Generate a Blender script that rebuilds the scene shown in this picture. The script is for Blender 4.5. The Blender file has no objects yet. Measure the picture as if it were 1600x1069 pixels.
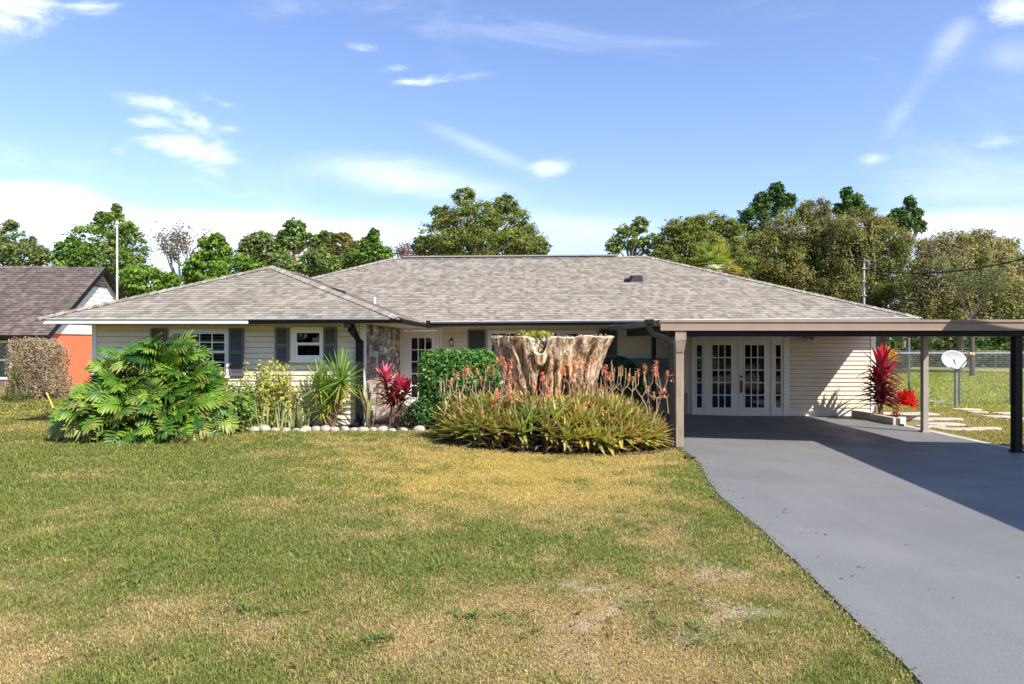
import bpy, math, random
import numpy as np
from mathutils import Vector, Matrix
random.seed(7); rng = np.random.default_rng(7)
SC = bpy.context.scene; COL = SC.collection
# ---------------------------------------------------------------- camera numbers (1600 px wide survey of the place)
F, CX, CY, H = 1100.0, 797.0, 534.5, 1.96
def PX(px, Y): return (px-CX)*Y/F
def PZ(py, Y): return H+(CY-py)*Y/F
def ground(x, y):
    return 0.25*min(1.0, max(0.0, (6.0-x)/8.0))
def gpt(px, py):
    Y = 12.0
    for _ in range(12):
        Y = (H-ground(PX(px, Y), Y))*F/(py-CY)
    return PX(px, Y), Y
# ---------------------------------------------------------------- noise on arrays
def _hash(ix, iy, s):
    n = (ix*374761393 + iy*668265263 + s*974634777) & 0xffffffff
    n = ((n ^ (n >> 13))*1274126177) & 0xffffffff
    return ((n ^ (n >> 16)) & 0xffff)/65535.0
def vnoise(x, y, s=0):
    x = np.asarray(x, float); y = np.asarray(y, float)
    ix = np.floor(x).astype(np.int64); iy = np.floor(y).astype(np.int64)
    fx = x-ix; fy = y-iy; fx = fx*fx*(3-2*fx); fy = fy*fy*(3-2*fy)
    a = _hash(ix, iy, s); b = _hash(ix+1, iy, s); c = _hash(ix, iy+1, s); d = _hash(ix+1, iy+1, s)
    return (a*(1-fx)+b*fx)*(1-fy)+(c*(1-fx)+d*fx)*fy
def fbm(x, y, s=0, o=4):
    t = 0; a = .5; f = 1
    for i in range(o):
        t = t+a*vnoise(np.asarray(x)*f, np.asarray(y)*f, s+i*17); a *= .5; f *= 2.03
    return t/(1-.5**o)
# ---------------------------------------------------------------- mesh builder
WL = {}
class MB:
    def __init__(s): s.v=[]; s.f=[]; s.c=[]; s.uv=[]; s.has_uv=False
    def add(s, vs, fs, col=(1,1,1), uvs=None):
        b = len(s.v); s.v += [tuple(p) for p in vs]
        s.f += [tuple(i+b for i in f) for f in fs]
        if isinstance(col, list): s.c += col
        else: s.c += [col]*len(vs)
        if uvs is not None: s.has_uv=True; s.uv += uvs
        else: s.uv += [(0,0)]*len(vs)
    def box(s, x0,x1,y0,y1,z0,z1, col=(1,1,1), M=None):
        vs=[Vector((x,y,z)) for z in (z0,z1) for y in (y0,y1) for x in (x0,x1)]
        if M is not None: vs=[M@v for v in vs]
        s.add(vs, [(0,2,3,1),(4,5,7,6),(0,1,5,4),(2,6,7,3),(0,4,6,2),(1,3,7,5)], col)
    def hexa(s, low, high, col=(1,1,1)):
        n=len(low); s.add(list(low)+list(high), [tuple(range(n))[::-1], tuple(range(n,2*n))]+[(i,(i+1)%n,n+(i+1)%n,n+i) for i in range(n)], col)
    def tube(s, pts, rad, n=8, col=(1,1,1), cap=True, flat=1.0):
        pts=[Vector(p) for p in pts]; rad = rad if isinstance(rad,(list,tuple)) else [rad]*len(pts)
        rings=[]; vs=[]; prev=None
        for i,p in enumerate(pts):
            d=(pts[min(i+1,len(pts)-1)]-pts[max(i-1,0)]).normalized()
            if prev is None: u = d.cross(Vector((0,0,1))) if abs(d.z)<.9 else d.cross(Vector((0,1,0)))
            else: u = prev - d*prev.dot(d)
            u.normalize(); w=d.cross(u); prev=u
            for k in range(n):
                a=2*math.pi*k/n; vs.append(p+u*math.cos(a)*rad[i]+w*math.sin(a)*rad[i]*flat)
        fs=[]
        for i in range(len(pts)-1):
            for k in range(n): fs.append((i*n+k, i*n+(k+1)%n, (i+1)*n+(k+1)%n, (i+1)*n+k))
        if cap: fs.append(tuple(range(n))[::-1]); fs.append(tuple(range((len(pts)-1)*n, len(pts)*n)))
        s.add(vs, fs, col)
    def recttube(s, pts, w, h, col=(1,1,1)):
        "square-section pipe along points, all in one vertical plane facing the street"
        pts=[Vector(p) for p in pts]; vs=[]
        for i,p in enumerate(pts):
            a=pts[max(i-1,0)]; b=pts[min(i+1,len(pts)-1)]
            d=(b-a).normalized(); side=Vector((d.z,0,-d.x)) if abs(d.y)<.7 else Vector((1,0,0))
            side.normalize(); up=d.cross(side).normalized()
            for a_,b_ in ((-1,-1),(1,-1),(1,1),(-1,1)): vs.append(p+side*a_*w/2+up*b_*h/2)
        fs=[(3,2,1,0), tuple(len(vs)-4+k for k in range(4))]
        for i in range(len(pts)-1):
            for k in range(4): fs.append((i*4+k,i*4+(k+1)%4,(i+1)*4+(k+1)%4,(i+1)*4+k))
        s.add(vs,fs,col)
    def strap(s, p, d, L, w, droop=0.3, n=5, fold=.25, c0=(1,1,1), c1=None, prof=None, up=None, twist=0):
        "a long leaf: starts at p along d, bends towards the ground, folded along its rib"
        c1=c1 or c0; p=Vector(p); d=Vector(d).normalized(); vs=[]; cs=[]
        side=d.cross(Vector(up) if up else Vector((0,0,1)))
        if side.length<.05: side=Vector((random.uniform(-1,1),random.uniform(-1,1),0))
        side.normalize()
        if twist: side=Matrix.Rotation(twist,3,d)@side
        for i in range(n+1):
            t=i/n; ww=w*(prof(t) if prof else (min(1,.55+2*t)*(1-t**2.2)+.02))
            nn=side.cross(d).normalized()
            vs += [p-side*ww/2+nn*fold*ww, p, p+side*ww/2+nn*fold*ww]
            c=tuple(c0[k]*(1-t)+c1[k]*t for k in range(3)); cs += [c]*3
            p=p+d*L/n; d=(d+Vector((0,0,-1))*droop/n*(.5+t)).normalized()
        fs=[]
        for i in range(n):
            a=i*3; fs += [(a,a+1,a+4,a+3),(a+1,a+2,a+5,a+4)]
        s.add(vs,fs,cs)
    def build(s, name, mat, parent=None, bevel=0, smooth=False, origin=None, label=None):
        me=bpy.data.meshes.new(name)
        v=np.array(s.v, dtype=float).reshape(-1,3)
        if parent is not None: off=WL[parent.name]
        else:
            if origin is None: origin=((v[:,0].min()+v[:,0].max())/2,(v[:,1].min()+v[:,1].max())/2,v[:,2].min())
            off=Vector(origin)
        v=v-np.array(off)
        me.from_pydata(v.tolist(), [], s.f)
        ca=me.color_attributes.new('col','FLOAT_COLOR','POINT')
        c=np.ones((len(s.v),4)); c[:,:3]=np.array(s.c).reshape(-1,3); ca.data.foreach_set('color', c.ravel())
        if s.has_uv:
            ul=me.uv_layers.new(name='uv'); uv=np.array(s.uv)
            li=np.empty(len(me.loops),dtype=np.int32); me.loops.foreach_get('vertex_index',li)
            ul.data.foreach_set('uv', uv[li].ravel().astype(np.float32))
        o=bpy.data.objects.new(name, me); COL.objects.link(o)
        if mat: me.materials.append(mat)
        if smooth: me.polygons.foreach_set('use_smooth',[True]*len(me.polygons))
        if parent is not None: o.parent=parent
        else: o.location=off
        WL[o.name]=Vector(off)
        if bevel:
            m=o.modifiers.new('Bevel','BEVEL'); m.width=bevel; m.segments=2; m.limit_method='ANGLE'
        if label: o['label']=label
        return o
def raw_mesh(name, V, k, mat, C, parent=None, origin=None, smooth=False):
    "V (n,3) vertices, every k consecutive ones are a face; C (n,3)"
    me=bpy.data.meshes.new(name); n=len(V)
    off=WL[parent.name] if parent is not None else Vector(origin if origin is not None else ((V[:,0].min()+V[:,0].max())/2,(V[:,1].min()+V[:,1].max())/2,V[:,2].min()))
    V=V-np.array(off)
    me.vertices.add(n); me.vertices.foreach_set('co', V.astype(np.float32).ravel())
    me.loops.add(n); me.loops.foreach_set('vertex_index', np.arange(n,dtype=np.int32))
    nf=n//k; me.polygons.add(nf); me.polygons.foreach_set('loop_start', (np.arange(nf)*k).astype(np.int32))
    me.update(calc_edges=True); 
    ca=me.color_attributes.new('col','FLOAT_COLOR','POINT')
    c=np.ones((n,4),np.float32); c[:,:3]=C; ca.data.foreach_set('color', c.ravel())
    me.materials.append(mat)
    if smooth: me.polygons.foreach_set('use_smooth',[True]*nf)
    o=bpy.data.objects.new(name, me); COL.objects.link(o)
    if parent is not None: o.parent=parent
    else: o.location=off
    WL[o.name]=Vector(off)
    return o
def tag(o, label=None, cat=None, group=None, kind=None):
    if label: o['label']=label
    if cat: o['category']=cat
    if group: o['group']=group
    if kind: o['kind']=kind
    return o
def thing(name, loc, label, cat, group=None):
    o=bpy.data.objects.new(name,None); COL.objects.link(o); o.location=loc; o.empty_display_size=.2
    WL[o.name]=Vector(loc); return tag(o,label,cat,group)
# ---------------------------------------------------------------- materials
def newmat(name):
    m=bpy.data.materials.new(name); m.use_nodes=True; nt=m.node_tree
    return m, nt, nt.nodes['Principled BSDF']
def N(nt, typ, **kw):
    n=nt.nodes.new(typ)
    for k,v in kw.items():
        if k.startswith('i_'): n.inputs[k[2:].replace('_',' ')].default_value=v
        else: setattr(n,k,v)
    return n
def mat(name, col, rough=.6, var=.12, scale=6, bump=.0, bscale=40, metal=0, spec=.4, stretch=None, dirt=0):
    "plain surface with mottled colour and a fine relief"
    m,nt,p=newmat(name); L=nt.links.new
    tc=N(nt,'ShaderNodeTexCoord'); mp=N(nt,'ShaderNodeMapping')
    if stretch: mp.inputs['Scale'].default_value=stretch
    L(tc.outputs['Object'],mp.inputs['Vector'])
    n1=N(nt,'ShaderNodeTexNoise'); n1.inputs['Scale'].default_value=scale; n1.inputs['Detail'].default_value=5
    L(mp.outputs[0],n1.inputs['Vector'])
    r=N(nt,'ShaderNodeMapRange'); r.inputs[1].default_value=.25; r.inputs[2].default_value=.75; r.inputs[3].default_value=1-var; r.inputs[4].default_value=1+var
    L(n1.outputs[0],r.inputs[0])
    mx=N(nt,'ShaderNodeVectorMath',operation='SCALE'); mx.inputs[0].default_value=col[:3]; L(r.outputs[0],mx.inputs['Scale'])
    out=mx.outputs[0]
    if dirt:
        n3=N(nt,'ShaderNodeTexNoise'); n3.inputs['Scale'].default_value=scale*.35; n3.inputs['Detail'].default_value=8; n3.inputs['Roughness'].default_value=.7
        L(tc.outputs['Object'],n3.inputs['Vector'])
        rr=N(nt,'ShaderNodeMapRange'); rr.inputs[1].default_value=.55; rr.inputs[2].default_value=.75; rr.inputs[3].default_value=0; rr.inputs[4].default_value=dirt
        L(n3.outputs[0],rr.inputs[0]); mm=N(nt,'ShaderNodeMix',data_type='RGBA'); L(rr.outputs[0],mm.inputs[0]); L(out,mm.inputs[6]); mm.inputs[7].default_value=(.12,.1,.08,1)
        out=mm.outputs[2]
    L(out,p.inputs['Base Color'])
    p.inputs['Roughness'].default_value=rough; p.inputs['Metallic'].default_value=metal; p.inputs['Specular IOR Level'].default_value=spec
    if bump:
        n2=N(nt,'ShaderNodeTexNoise'); n2.inputs['Scale'].default_value=bscale; n2.inputs['Detail'].default_value=4
        L(mp.outputs[0],n2.inputs['Vector']); b=N(nt,'ShaderNodeBump'); b.inputs['Strength'].default_value=bump; b.inputs['Distance'].default_value=.01
        L(n2.outputs[0],b.inputs['Height']); L(b.outputs[0],p.inputs['Normal'])
    return m
GV=1
def attrmat(name, rough=.55, transl=.0, spec=.3, bump=0, bscale=30, var=.15, vscale=8, boost=(1,1,1), stretch=None):
    "colour comes from each leaf's or stone's own colour, mottled"
    m,nt,p=newmat(name); L=nt.links.new
    a=N(nt,'ShaderNodeAttribute',attribute_name='col')
    tc=N(nt,'ShaderNodeTexCoord'); mp=N(nt,'ShaderNodeMapping'); L(tc.outputs['Object'],mp.inputs[0])
    if stretch: mp.inputs['Scale'].default_value=stretch
    n1=N(nt,'ShaderNodeTexNoise'); n1.inputs['Scale'].default_value=vscale; n1.inputs['Detail'].default_value=4; L(mp.outputs[0],n1.inputs['Vector'])
    r=N(nt,'ShaderNodeMapRange'); r.inputs[1].default_value=.25; r.inputs[2].default_value=.75; r.inputs[3].default_value=1-var; r.inputs[4].default_value=1+var
    L(n1.outputs[0],r.inputs[0]); mx=N(nt,'ShaderNodeVectorMath',operation='SCALE'); L(a.outputs['Color'],mx.inputs[0]); L(r.outputs[0],mx.inputs['Scale'])
    L(mx.outputs[0],p.inputs['Base Color']); p.inputs['Roughness'].default_value=rough; p.inputs['Specular IOR Level'].default_value=spec
    if bump:
        n2=N(nt,'ShaderNodeTexNoise'); n2.inputs['Scale'].default_value=bscale; n2.inputs['Detail'].default_value=6; L(mp.outputs[0],n2.inputs['Vector'])
        b=N(nt,'ShaderNodeBump'); b.inputs['Strength'].default_value=bump; b.inputs['Distance'].default_value=.03; L(n2.outputs[0],b.inputs['Height']); L(b.outputs[0],p.inputs['Normal'])
    if transl:
        t=N(nt,'ShaderNodeBsdfTranslucent'); h=N(nt,'ShaderNodeVectorMath',operation='MULTIPLY'); L(mx.outputs[0],h.inputs[0]); h.inputs[1].default_value=(1.25,1.35,.6)
        L(h.outputs[0],t.inputs['Color']); ms=N(nt,'ShaderNodeMixShader'); ms.inputs[0].default_value=transl
        L(p.outputs[0],ms.inputs[1]); L(t.outputs[0],ms.inputs[2]); L(ms.outputs[0],nt.nodes['Material Output'].inputs[0])
    return m
SIDING=mat('cream_siding',(.67,.59,.445),.5,.05,3,.15,60,dirt=.06)
TRIM=mat('white_trim',(.74,.71,.64),.45,.05,4,.1,50,dirt=.05)
FASCIA=mat('fascia_white',(.78,.75,.68),.45,.06,5,.1,40,dirt=.15)
SOFFIT=mat('soffit_paint',(.6,.55,.45),.6,.06,5)
BLACK=mat('black_metal',(.010,.010,.011),.5,.3,12,.05,60,spec=.2,dirt=.06)
CHAR=mat('charcoal_shutter',(.115,.112,.11),.6,.1,8,.1,60)
WHITEV=mat('white_vinyl',(.76,.75,.71),.35,.04,6)
DOORW=mat('door_paint',(.72,.69,.62),.4,.04,5,dirt=.05)
BEIGE=mat('carport_beige',(.285,.21,.155),.5,.08,4,.1,60,dirt=.15)
WOOD=mat('post_wood',(.29,.23,.17),.7,.25,5,.35,30,stretch=(6,6,.7),dirt=.2)
GREYP=mat('post_grey',(.33,.29,.26),.6,.1,4,dirt=.3)
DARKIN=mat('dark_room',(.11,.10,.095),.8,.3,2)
BLIND=mat('blind_slat',(.66,.64,.60),.5,.08,3)
BRONZE=mat('bronze',(.05,.035,.025),.35,.2,20,metal=.8)
CONC=mat('concrete',(.47,.42,.35),.85,.16,5,.4,50,dirt=.25)
GALV=mat('galvanised',(.2,.205,.21),.5,.15,10,metal=.3)
BARK=mat('bark',(.17,.14,.11),.9,.35,3,.8,14,stretch=(2,2,.5))
LEAFM=attrmat('leaves',.5,.32,.35)
GLOSSL=attrmat('glossy_leaves',.42,.16,.35,var=.12,vscale=5)
SUCC=attrmat('succulent',.4,.18,.4)
TREEM=attrmat('tree_leaves',.55,.34,.25,var=.2,vscale=.9)
STONEM=attrmat('stacked_stone',.85,0,.2,bump=.6,bscale=40,var=.2,vscale=25)
DEADM=attrmat('dry_twigs',.8,.15,.1)
def glassmat():
    m,nt,p=newmat('window_glass'); L=nt.links.new; nt.nodes.remove(p)
    t=N(nt,'ShaderNodeBsdfTransparent'); t.inputs[0].default_value=(.66,.7,.72,1)
    g=N(nt,'ShaderNodeBsdfGlossy'); g.inputs['Roughness'].default_value=.02; g.inputs[0].default_value=(.9,.93,1,1)
    f=N(nt,'ShaderNodeFresnel'); f.inputs[0].default_value=1.52
    a=N(nt,'ShaderNodeMath',operation='MULTIPLY_ADD'); L(f.outputs[0],a.inputs[0]); a.inputs[1].default_value=1.0; a.inputs[2].default_value=.0
    tc=N(nt,'ShaderNodeTexCoord'); n=N(nt,'ShaderNodeTexNoise'); n.inputs['Scale'].default_value=3; L(tc.outputs['Object'],n.inputs[0])
    b=N(nt,'ShaderNodeBump'); b.inputs['Strength'].default_value=.08; b.inputs['Distance'].default_value=.02; L(n.outputs[0],b.inputs['Height']); L(b.outputs[0],g.inputs['Normal'])
    ms=N(nt,'ShaderNodeMixShader'); L(a.outputs[0],ms.inputs[0]); L(t.outputs[0],ms.inputs[1]); L(g.outputs[0],ms.inputs[2]); L(ms.outputs[0],nt.nodes['Material Output'].inputs[0])
    return m
GLASS=glassmat()
def shingle(name, cols, row=.142, wid=.21):
    m,nt,p=newmat(name); L=nt.links.new
    uv=N(nt,'ShaderNodeUVMap',uv_map='uv')
    sx=N(nt,'ShaderNodeSeparateXYZ'); L(uv.outputs[0],sx.inputs[0])
    def M(op,a,b=None,c=None):
        n=N(nt,'ShaderNodeMath',operation=op)
        for i,x in enumerate((a,b,c)):
            if x is None: continue
            if isinstance(x,(int,float)): n.inputs[i].default_value=x
            else: L(x,n.inputs[i])
        return n.outputs[0]
    r=M('FLOOR',M('DIVIDE',sx.outputs[1],row))
    wn=N(nt,'ShaderNodeTexWhiteNoise',noise_dimensions='1D'); L(r,wn.inputs['W'])
    def tabs(w,k):
        u=M('DIVIDE',M('ADD',sx.outputs[0],M('MULTIPLY',wn.outputs[0],k)),w)
        c=N(nt,'ShaderNodeCombineXYZ'); L(M('FLOOR',u),c.inputs[0]); L(r,c.inputs[1])
        w2=N(nt,'ShaderNodeTexWhiteNoise',noise_dimensions='3D'); L(c.outputs[0],w2.inputs[0]); return w2.outputs[0]
    t=M('ADD',M('MULTIPLY',tabs(wid,7.3),.6),M('MULTIPLY',tabs(wid*1.7,3.1),.4))
    cr=N(nt,'ShaderNodeValToRGB'); L(t,cr.inputs[0]); e=cr.color_ramp.elements
    e[0].position=.15; e[0].color=(*cols[0],1); e[1].position=.85; e[1].color=(*cols[2],1)
    x=e.new(.5); x.color=(*cols[1],1)
    n1=N(nt,'ShaderNodeTexNoise'); n1.inputs['Scale'].default_value=90; n1.inputs['Detail'].default_value=2; L(uv.outputs[0],n1.inputs['Vector'])
    n2=N(nt,'ShaderNodeTexNoise'); n2.inputs['Scale'].default_value=.7; n2.inputs['Detail'].default_value=4; L(uv.outputs[0],n2.inputs['Vector'])
    q=M('MULTIPLY',M('MULTIPLY_ADD',n1.outputs[0],.7,.65),M('MULTIPLY_ADD',n2.outputs[0],.35,.82))
    mx=N(nt,'ShaderNodeVectorMath',operation='SCALE'); L(cr.outputs[0],mx.inputs[0]); L(q,mx.inputs['Scale'])
    L(mx.outputs[0],p.inputs['Base Color']); p.inputs['Roughness'].default_value=.9; p.inputs['Specular IOR Level'].default_value=.2
    b=N(nt,'ShaderNodeBump'); b.inputs['Strength'].default_value=.5; b.inputs['Distance'].default_value=.012; L(M('ADD',M('MULTIPLY',n1.outputs[0],.4),t),b.inputs['Height']); L(b.outputs[0],p.inputs['Normal'])
    return m
ROOFM=shingle('grey_shingles',[(.185,.161,.128),(.262,.230,.187),(.340,.301,.248)],wid=.125)
ROOFN=shingle('brown_shingles',[(.085,.066,.058),(.125,.097,.085),(.185,.145,.12)],wid=.16)
def roof_plane(mb, poly, expo=.142, lift=.014):
    "first edge of poly is the eave; lays real overlapping courses"
    P=[Vector(p) for p in poly]; u=(P[1]-P[0]).normalized(); n=(P[1]-P[0]).cross(P[-1]-P[0]).normalized()
    if n.z<0: n=-n
    v=n.cross(u).normalized()
    if v.z<0: v=-v
    q=[((p-P[0]).dot(u),(p-P[0]).dot(v)) for p in P]; vmax=max(b for a,b in q)
    def span(h):
        xs=[]
        for i in range(len(q)):
            (a0,b0),(a1,b1)=q[i],q[(i+1)%len(q)]
            if abs(b1-b0)<1e-6:
                if abs(h-b0)<1e-5: xs+=[a0,a1]
                continue
            t=(h-b0)/(b1-b0)
            if -1e-6<=t<=1+1e-6: xs.append(a0+t*(a1-a0))
        return (min(xs),max(xs)) if xs else None
    k=0; ou=P[0].x*3.7+P[0].y
    while k*expo<vmax-1e-4:
        v0=k*expo; v1=min(v0+expo,vmax-1e-5); s0=span(v0+1e-5); s1=span(v1)
        if s0 and s1:
            W=lambda a,b,h:P[0]+u*a+v*b+n*h
            p=[W(s0[0],v0,0),W(s0[1],v0,0),W(s0[1],v0,lift),W(s0[0],v0,lift),W(s1[1],v1,.001),W(s1[0],v1,.001)]
            uv=[(s0[0]+ou,v0+.001),(s0[1]+ou,v0+.001),(s0[1]+ou,v0+.002),(s0[0]+ou,v0+.002),(s1[1]+ou,v1-.001),(s1[0]+ou,v1-.001)]
            fs=[(0,1,2,3),(3,2,4,5)]
            if (p[1]-p[0]).cross(p[2]-p[0]).dot(-v)<0: fs=[f[::-1] for f in fs]
            mb.add(p,fs,(1,1,1),uv)
        k+=1
def cap_strip(mb, a, b, n1, n2, w=.14, step=.2):
    "ridge or hip cap: short overlapping folded shingles; n1, n2 are the normals of the two slopes"
    a=Vector(a); b=Vector(b); d=b-a; L=d.length; d.normalize(); k=0
    def down(nn):
        nn=Vector(nn); q=nn.cross(d).normalized(); return q if q.dot(Vector((nn.x,nn.y,0)))>0 else -q
    n1=down(n1); n2=down(n2)
    upv=-(n1+n2).normalized() if (n1+n2).length>.01 else Vector((0,0,1))
    if upv.z<0: upv=-upv
    while k*step<L:
        p=a+d*k*step; q=a+d*min(L,(k+1)*step+.02); h0=.036; h1=.018
        vs=[p+n1*w+upv*h0*.9,p+upv*(h0+.01),p+n2*w+upv*h0*.9,q+n1*w+upv*h1,q+upv*(h1+.01),q+n2*w+upv*h1,p+n1*w+upv*.0,p,p+n2*w]
        o=random.random()*9; uv=[(o+.1*i,o*2) for i in range(9)]
        mb.add(vs,[(0,1,4,3),(1,2,5,4),(6,7,1,0),(7,8,2,1)],(1,1,1),uv); k+=1
def siding(mb, p0, ux, length, z0, z1, holes, expo=.112, col=(1,1,1)):
    "lapped boards; outward side is the right hand of ux x up; holes (u0,u1,z0,z1)"
    p0=Vector(p0); ux=Vector(ux).normalized(); out=ux.cross(Vector((0,0,1))).normalized()
    zs=set([z0,z1]); k=0
    while z0+k*expo<z1: zs.add(z0+k*expo); k+=1
    for h in holes: zs.add(min(max(h[2],z0),z1)); zs.add(min(max(h[3],z0),z1))
    zs=sorted(zs)
    def offs(z,top=False):
        f=((z-z0)/expo)%1
        if top and f<1e-6: f=1
        if f>1-1e-6 and not top: f=0
        return .022*(1-f)+.001
    for a,b in zip(zs[:-1],zs[1:]):
        if b-a<1e-4: continue
        m=(a+b)/2; iv=[(0,length)]
        for h in holes:
            if h[2]<m<h[3]:
                nv=[]
                for s,e in iv:
                    if h[1]<=s or h[0]>=e: nv.append((s,e)); continue
                    if h[0]>s: nv.append((s,h[0]))
                    if h[1]<e: nv.append((h[1],e))
                iv=nv
        oa=offs(a); ob=offs(b,True)
        top=abs(((b-z0)/expo)-round((b-z0)/expo))<1e-4
        bb=b-.011 if top and b-a>.03 else b
        for s,e in iv:
            A=p0+ux*s; B=p0+ux*e
            P=lambda q,z,o: Vector((q.x,q.y,z))+out*o
            mb.add([P(A,a,oa),P(B,a,oa),P(B,bb,ob),P(A,bb,ob),P(A,a,-.03),P(B,a,-.03)],[(0,1,2,3),(4,5,1,0)],col)
            if bb<b: mb.add([P(A,bb,ob),P(B,bb,ob),P(B,bb,-.03),P(A,bb,-.03),P(B,b,-.03),P(A,b,-.03)],[(0,1,2,3),(3,2,4,5)],col)
# ================================================================ SETTING
EDGE=[gpt(a,b) for a,b in ((1048,692),(1068,706),(1095,728),(1103,749),(1124,778),(1145,796),(1169,815),(1196,837),(1217,860),(1241,880),(1297,936),(1354,992),(1410,1043),(1434,1069))]
EDGE=[(x,y) for x,y in EDGE]
ey=np.array([e[1] for e in EDGE][::-1]); ex=np.array([e[0] for e in EDGE][::-1])
def slab_left(y):
    y=np.asarray(y,float); r=np.interp(y,ey,ex)
    return np.where(y<ey[0], ex[0]-(ey[0]-y)*.12, r)
SLAB_R=9.05
def blob(px,py,cx,cy,rx,ry): return np.exp(-((px-cx)/rx)**2-((py-cy)/ry)**2)
def lawn_fields(x,y):
    "greenness, sandiness, goldness of the lawn at x, y"
    x=np.asarray(x,float); y=np.asarray(y,float); yy=np.maximum(y,1.5)
    g0=.25*np.clip((6-x)/8,0,1); px=CX+F*x/yy; py=CY+F*(H-g0)/yy
    n=fbm(x*1.1,y*1.1,3,4); n2=fbm(x*3.3,y*3.3,9,3); n3=fbm(x*.45+4,y*.45,21,3)
    G=.50+1.0*(n-.5)+1.2*(n2-.5)+.5*(n3-.5)
    G=G+.42*blob(px,py,60,780,460,150)+.22*blob(px,py,600,860,380,70)+.35*blob(px,py,1110,770,70,90)+.25*blob(px,py,1350,1010,60,90)+.12*blob(px,py,250,900,300,60)+.35*blob(px,py,200,700,250,22)
    G=G-.55*blob(px,py,800,745,260,55)-.30*blob(px,py,1000,930,260,60)-.10*blob(px,py,350,1050,500,40)-.24*blob(px,py,760,1000,280,70)-.2*blob(px,py,1050,840,160,30)-.2*blob(px,py,60,670,120,25)+.25*blob(px,py,1100,880,120,25)
    G=np.where((x>9)&(y>20.8), .97+.4*(n-.5), G)
    G=np.where((x>9)&(y<=20.8), .36+.9*(n-.5)+.4*(n2-.5), G)
    S=np.clip((fbm(x*2.3,y*2.3,33,4)-.60)*7,0,1)*np.clip(1.3*blob(px,py,1010,945,190,65)+.5*blob(px,py,1180,1040,120,50)+.12,0,1)
    Go=np.clip(.12+.9*blob(px,py,780,745,330,60)+.5*blob(px,py,400,650,900,40),0,1)
    return np.clip(G,0,1),S,Go
def lawn_color(x,y):
    G,S,Go=lawn_fields(x,y); G=G[:,None]; S=S[:,None]; Go=Go[:,None]
    straw=np.array([.36,.26,.12])*(1-Go)+np.array([.48,.33,.09])*Go
    c=straw*(1-G)+np.array([.14,.17,.04])*G
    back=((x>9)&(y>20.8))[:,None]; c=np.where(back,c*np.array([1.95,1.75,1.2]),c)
    c=np.where(back,c,c*.95)
    return c*(1-S)+np.array([.44,.37,.29])*S
xs=np.concatenate([[-900,-400,-200,-100,-60,-40,-28,-20,-15,-12],np.arange(-10.5,12.01,.15),[13,15,18,22,28,40,60,100,200,400,900]])
ys=np.concatenate([[-300,-100,-40,-15,-5,0,1.5],np.arange(2.5,22.6,.15),[24,26,28,31,34,38,42,46,50,56,64,80,110,160,250,400,700,1200]])
X,Y=np.meshgrid(xs,ys); nx,ny=len(xs),len(ys); x=X.ravel(); y=Y.ravel()
z=.25*np.clip((6-x)/8,0,1)+.02*(fbm(x*.8,y*.8,5)-.5)*((y<17)|(x<-3))
me=bpy.data.meshes.new('lawn_ground')
idx=np.arange(nx*ny).reshape(ny,nx); q=np.stack([idx[:-1,:-1],idx[:-1,1:],idx[1:,1:],idx[1:,:-1]],-1).reshape(-1,4)
me.from_pydata(np.stack([x,y,z],1).tolist(),[],q.tolist())
ca=me.color_attributes.new('col','FLOAT_COLOR','POINT'); cc=np.ones((len(x),4)); cc[:,:3]=lawn_color(x,y); ca.data.foreach_set('color',cc.ravel())
me.polygons.foreach_set('use_smooth',[True]*len(me.polygons))
m,nt,p=newmat('turf'); L=nt.links.new
a=N(nt,'ShaderNodeAttribute',attribute_name='col'); g=N(nt,'ShaderNodeNewGeometry')
n1=N(nt,'ShaderNodeTexNoise'); n1.inputs['Scale'].default_value=45; n1.inputs['Detail'].default_value=4; L(g.outputs['Position'],n1.inputs['Vector'])
n2=N(nt,'ShaderNodeTexNoise'); n2.inputs['Scale'].default_value=2.2; n2.inputs['Detail'].default_value=6; L(g.outputs['Position'],n2.inputs['Vector'])
r=N(nt,'ShaderNodeMapRange'); r.inputs[1].default_value=.3; r.inputs[2].default_value=.7; r.inputs[3].default_value=.55; r.inputs[4].default_value=1.25; L(n1.outputs[0],r.inputs[0])
r2=N(nt,'ShaderNodeMapRange'); r2.inputs[1].default_value=.3; r2.inputs[2].default_value=.7; r2.inputs[3].default_value=.85; r2.inputs[4].default_value=1.15; L(n2.outputs[0],r2.inputs[0])
mu=N(nt,'ShaderNodeMath',operation='MULTIPLY'); L(r.outputs[0],mu.inputs[0]); L(r2.outputs[0],mu.inputs[1])
sc=N(nt,'ShaderNodeVectorMath',operation='SCALE'); L(a.outputs['Color'],sc.inputs[0]); L(mu.outputs[0],sc.inputs['Scale']); L(sc.outputs[0],p.inputs['Base Color']); p.inputs['Roughness'].default_value=.95; p.inputs['Specular IOR Level'].default_value=.1
b=N(nt,'ShaderNodeBump'); b.inputs['Strength'].default_value=.8; b.inputs['Distance'].default_value=.03; L(n1.outputs[0],b.inputs['Height']); L(b.outputs[0],p.inputs['Normal'])
me.materials.append(m); o=bpy.data.objects.new('lawn_ground',me); COL.objects.link(o); tag(o,'mown lawn soil spreading from the street to the trees','lawn',kind='structure')
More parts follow.
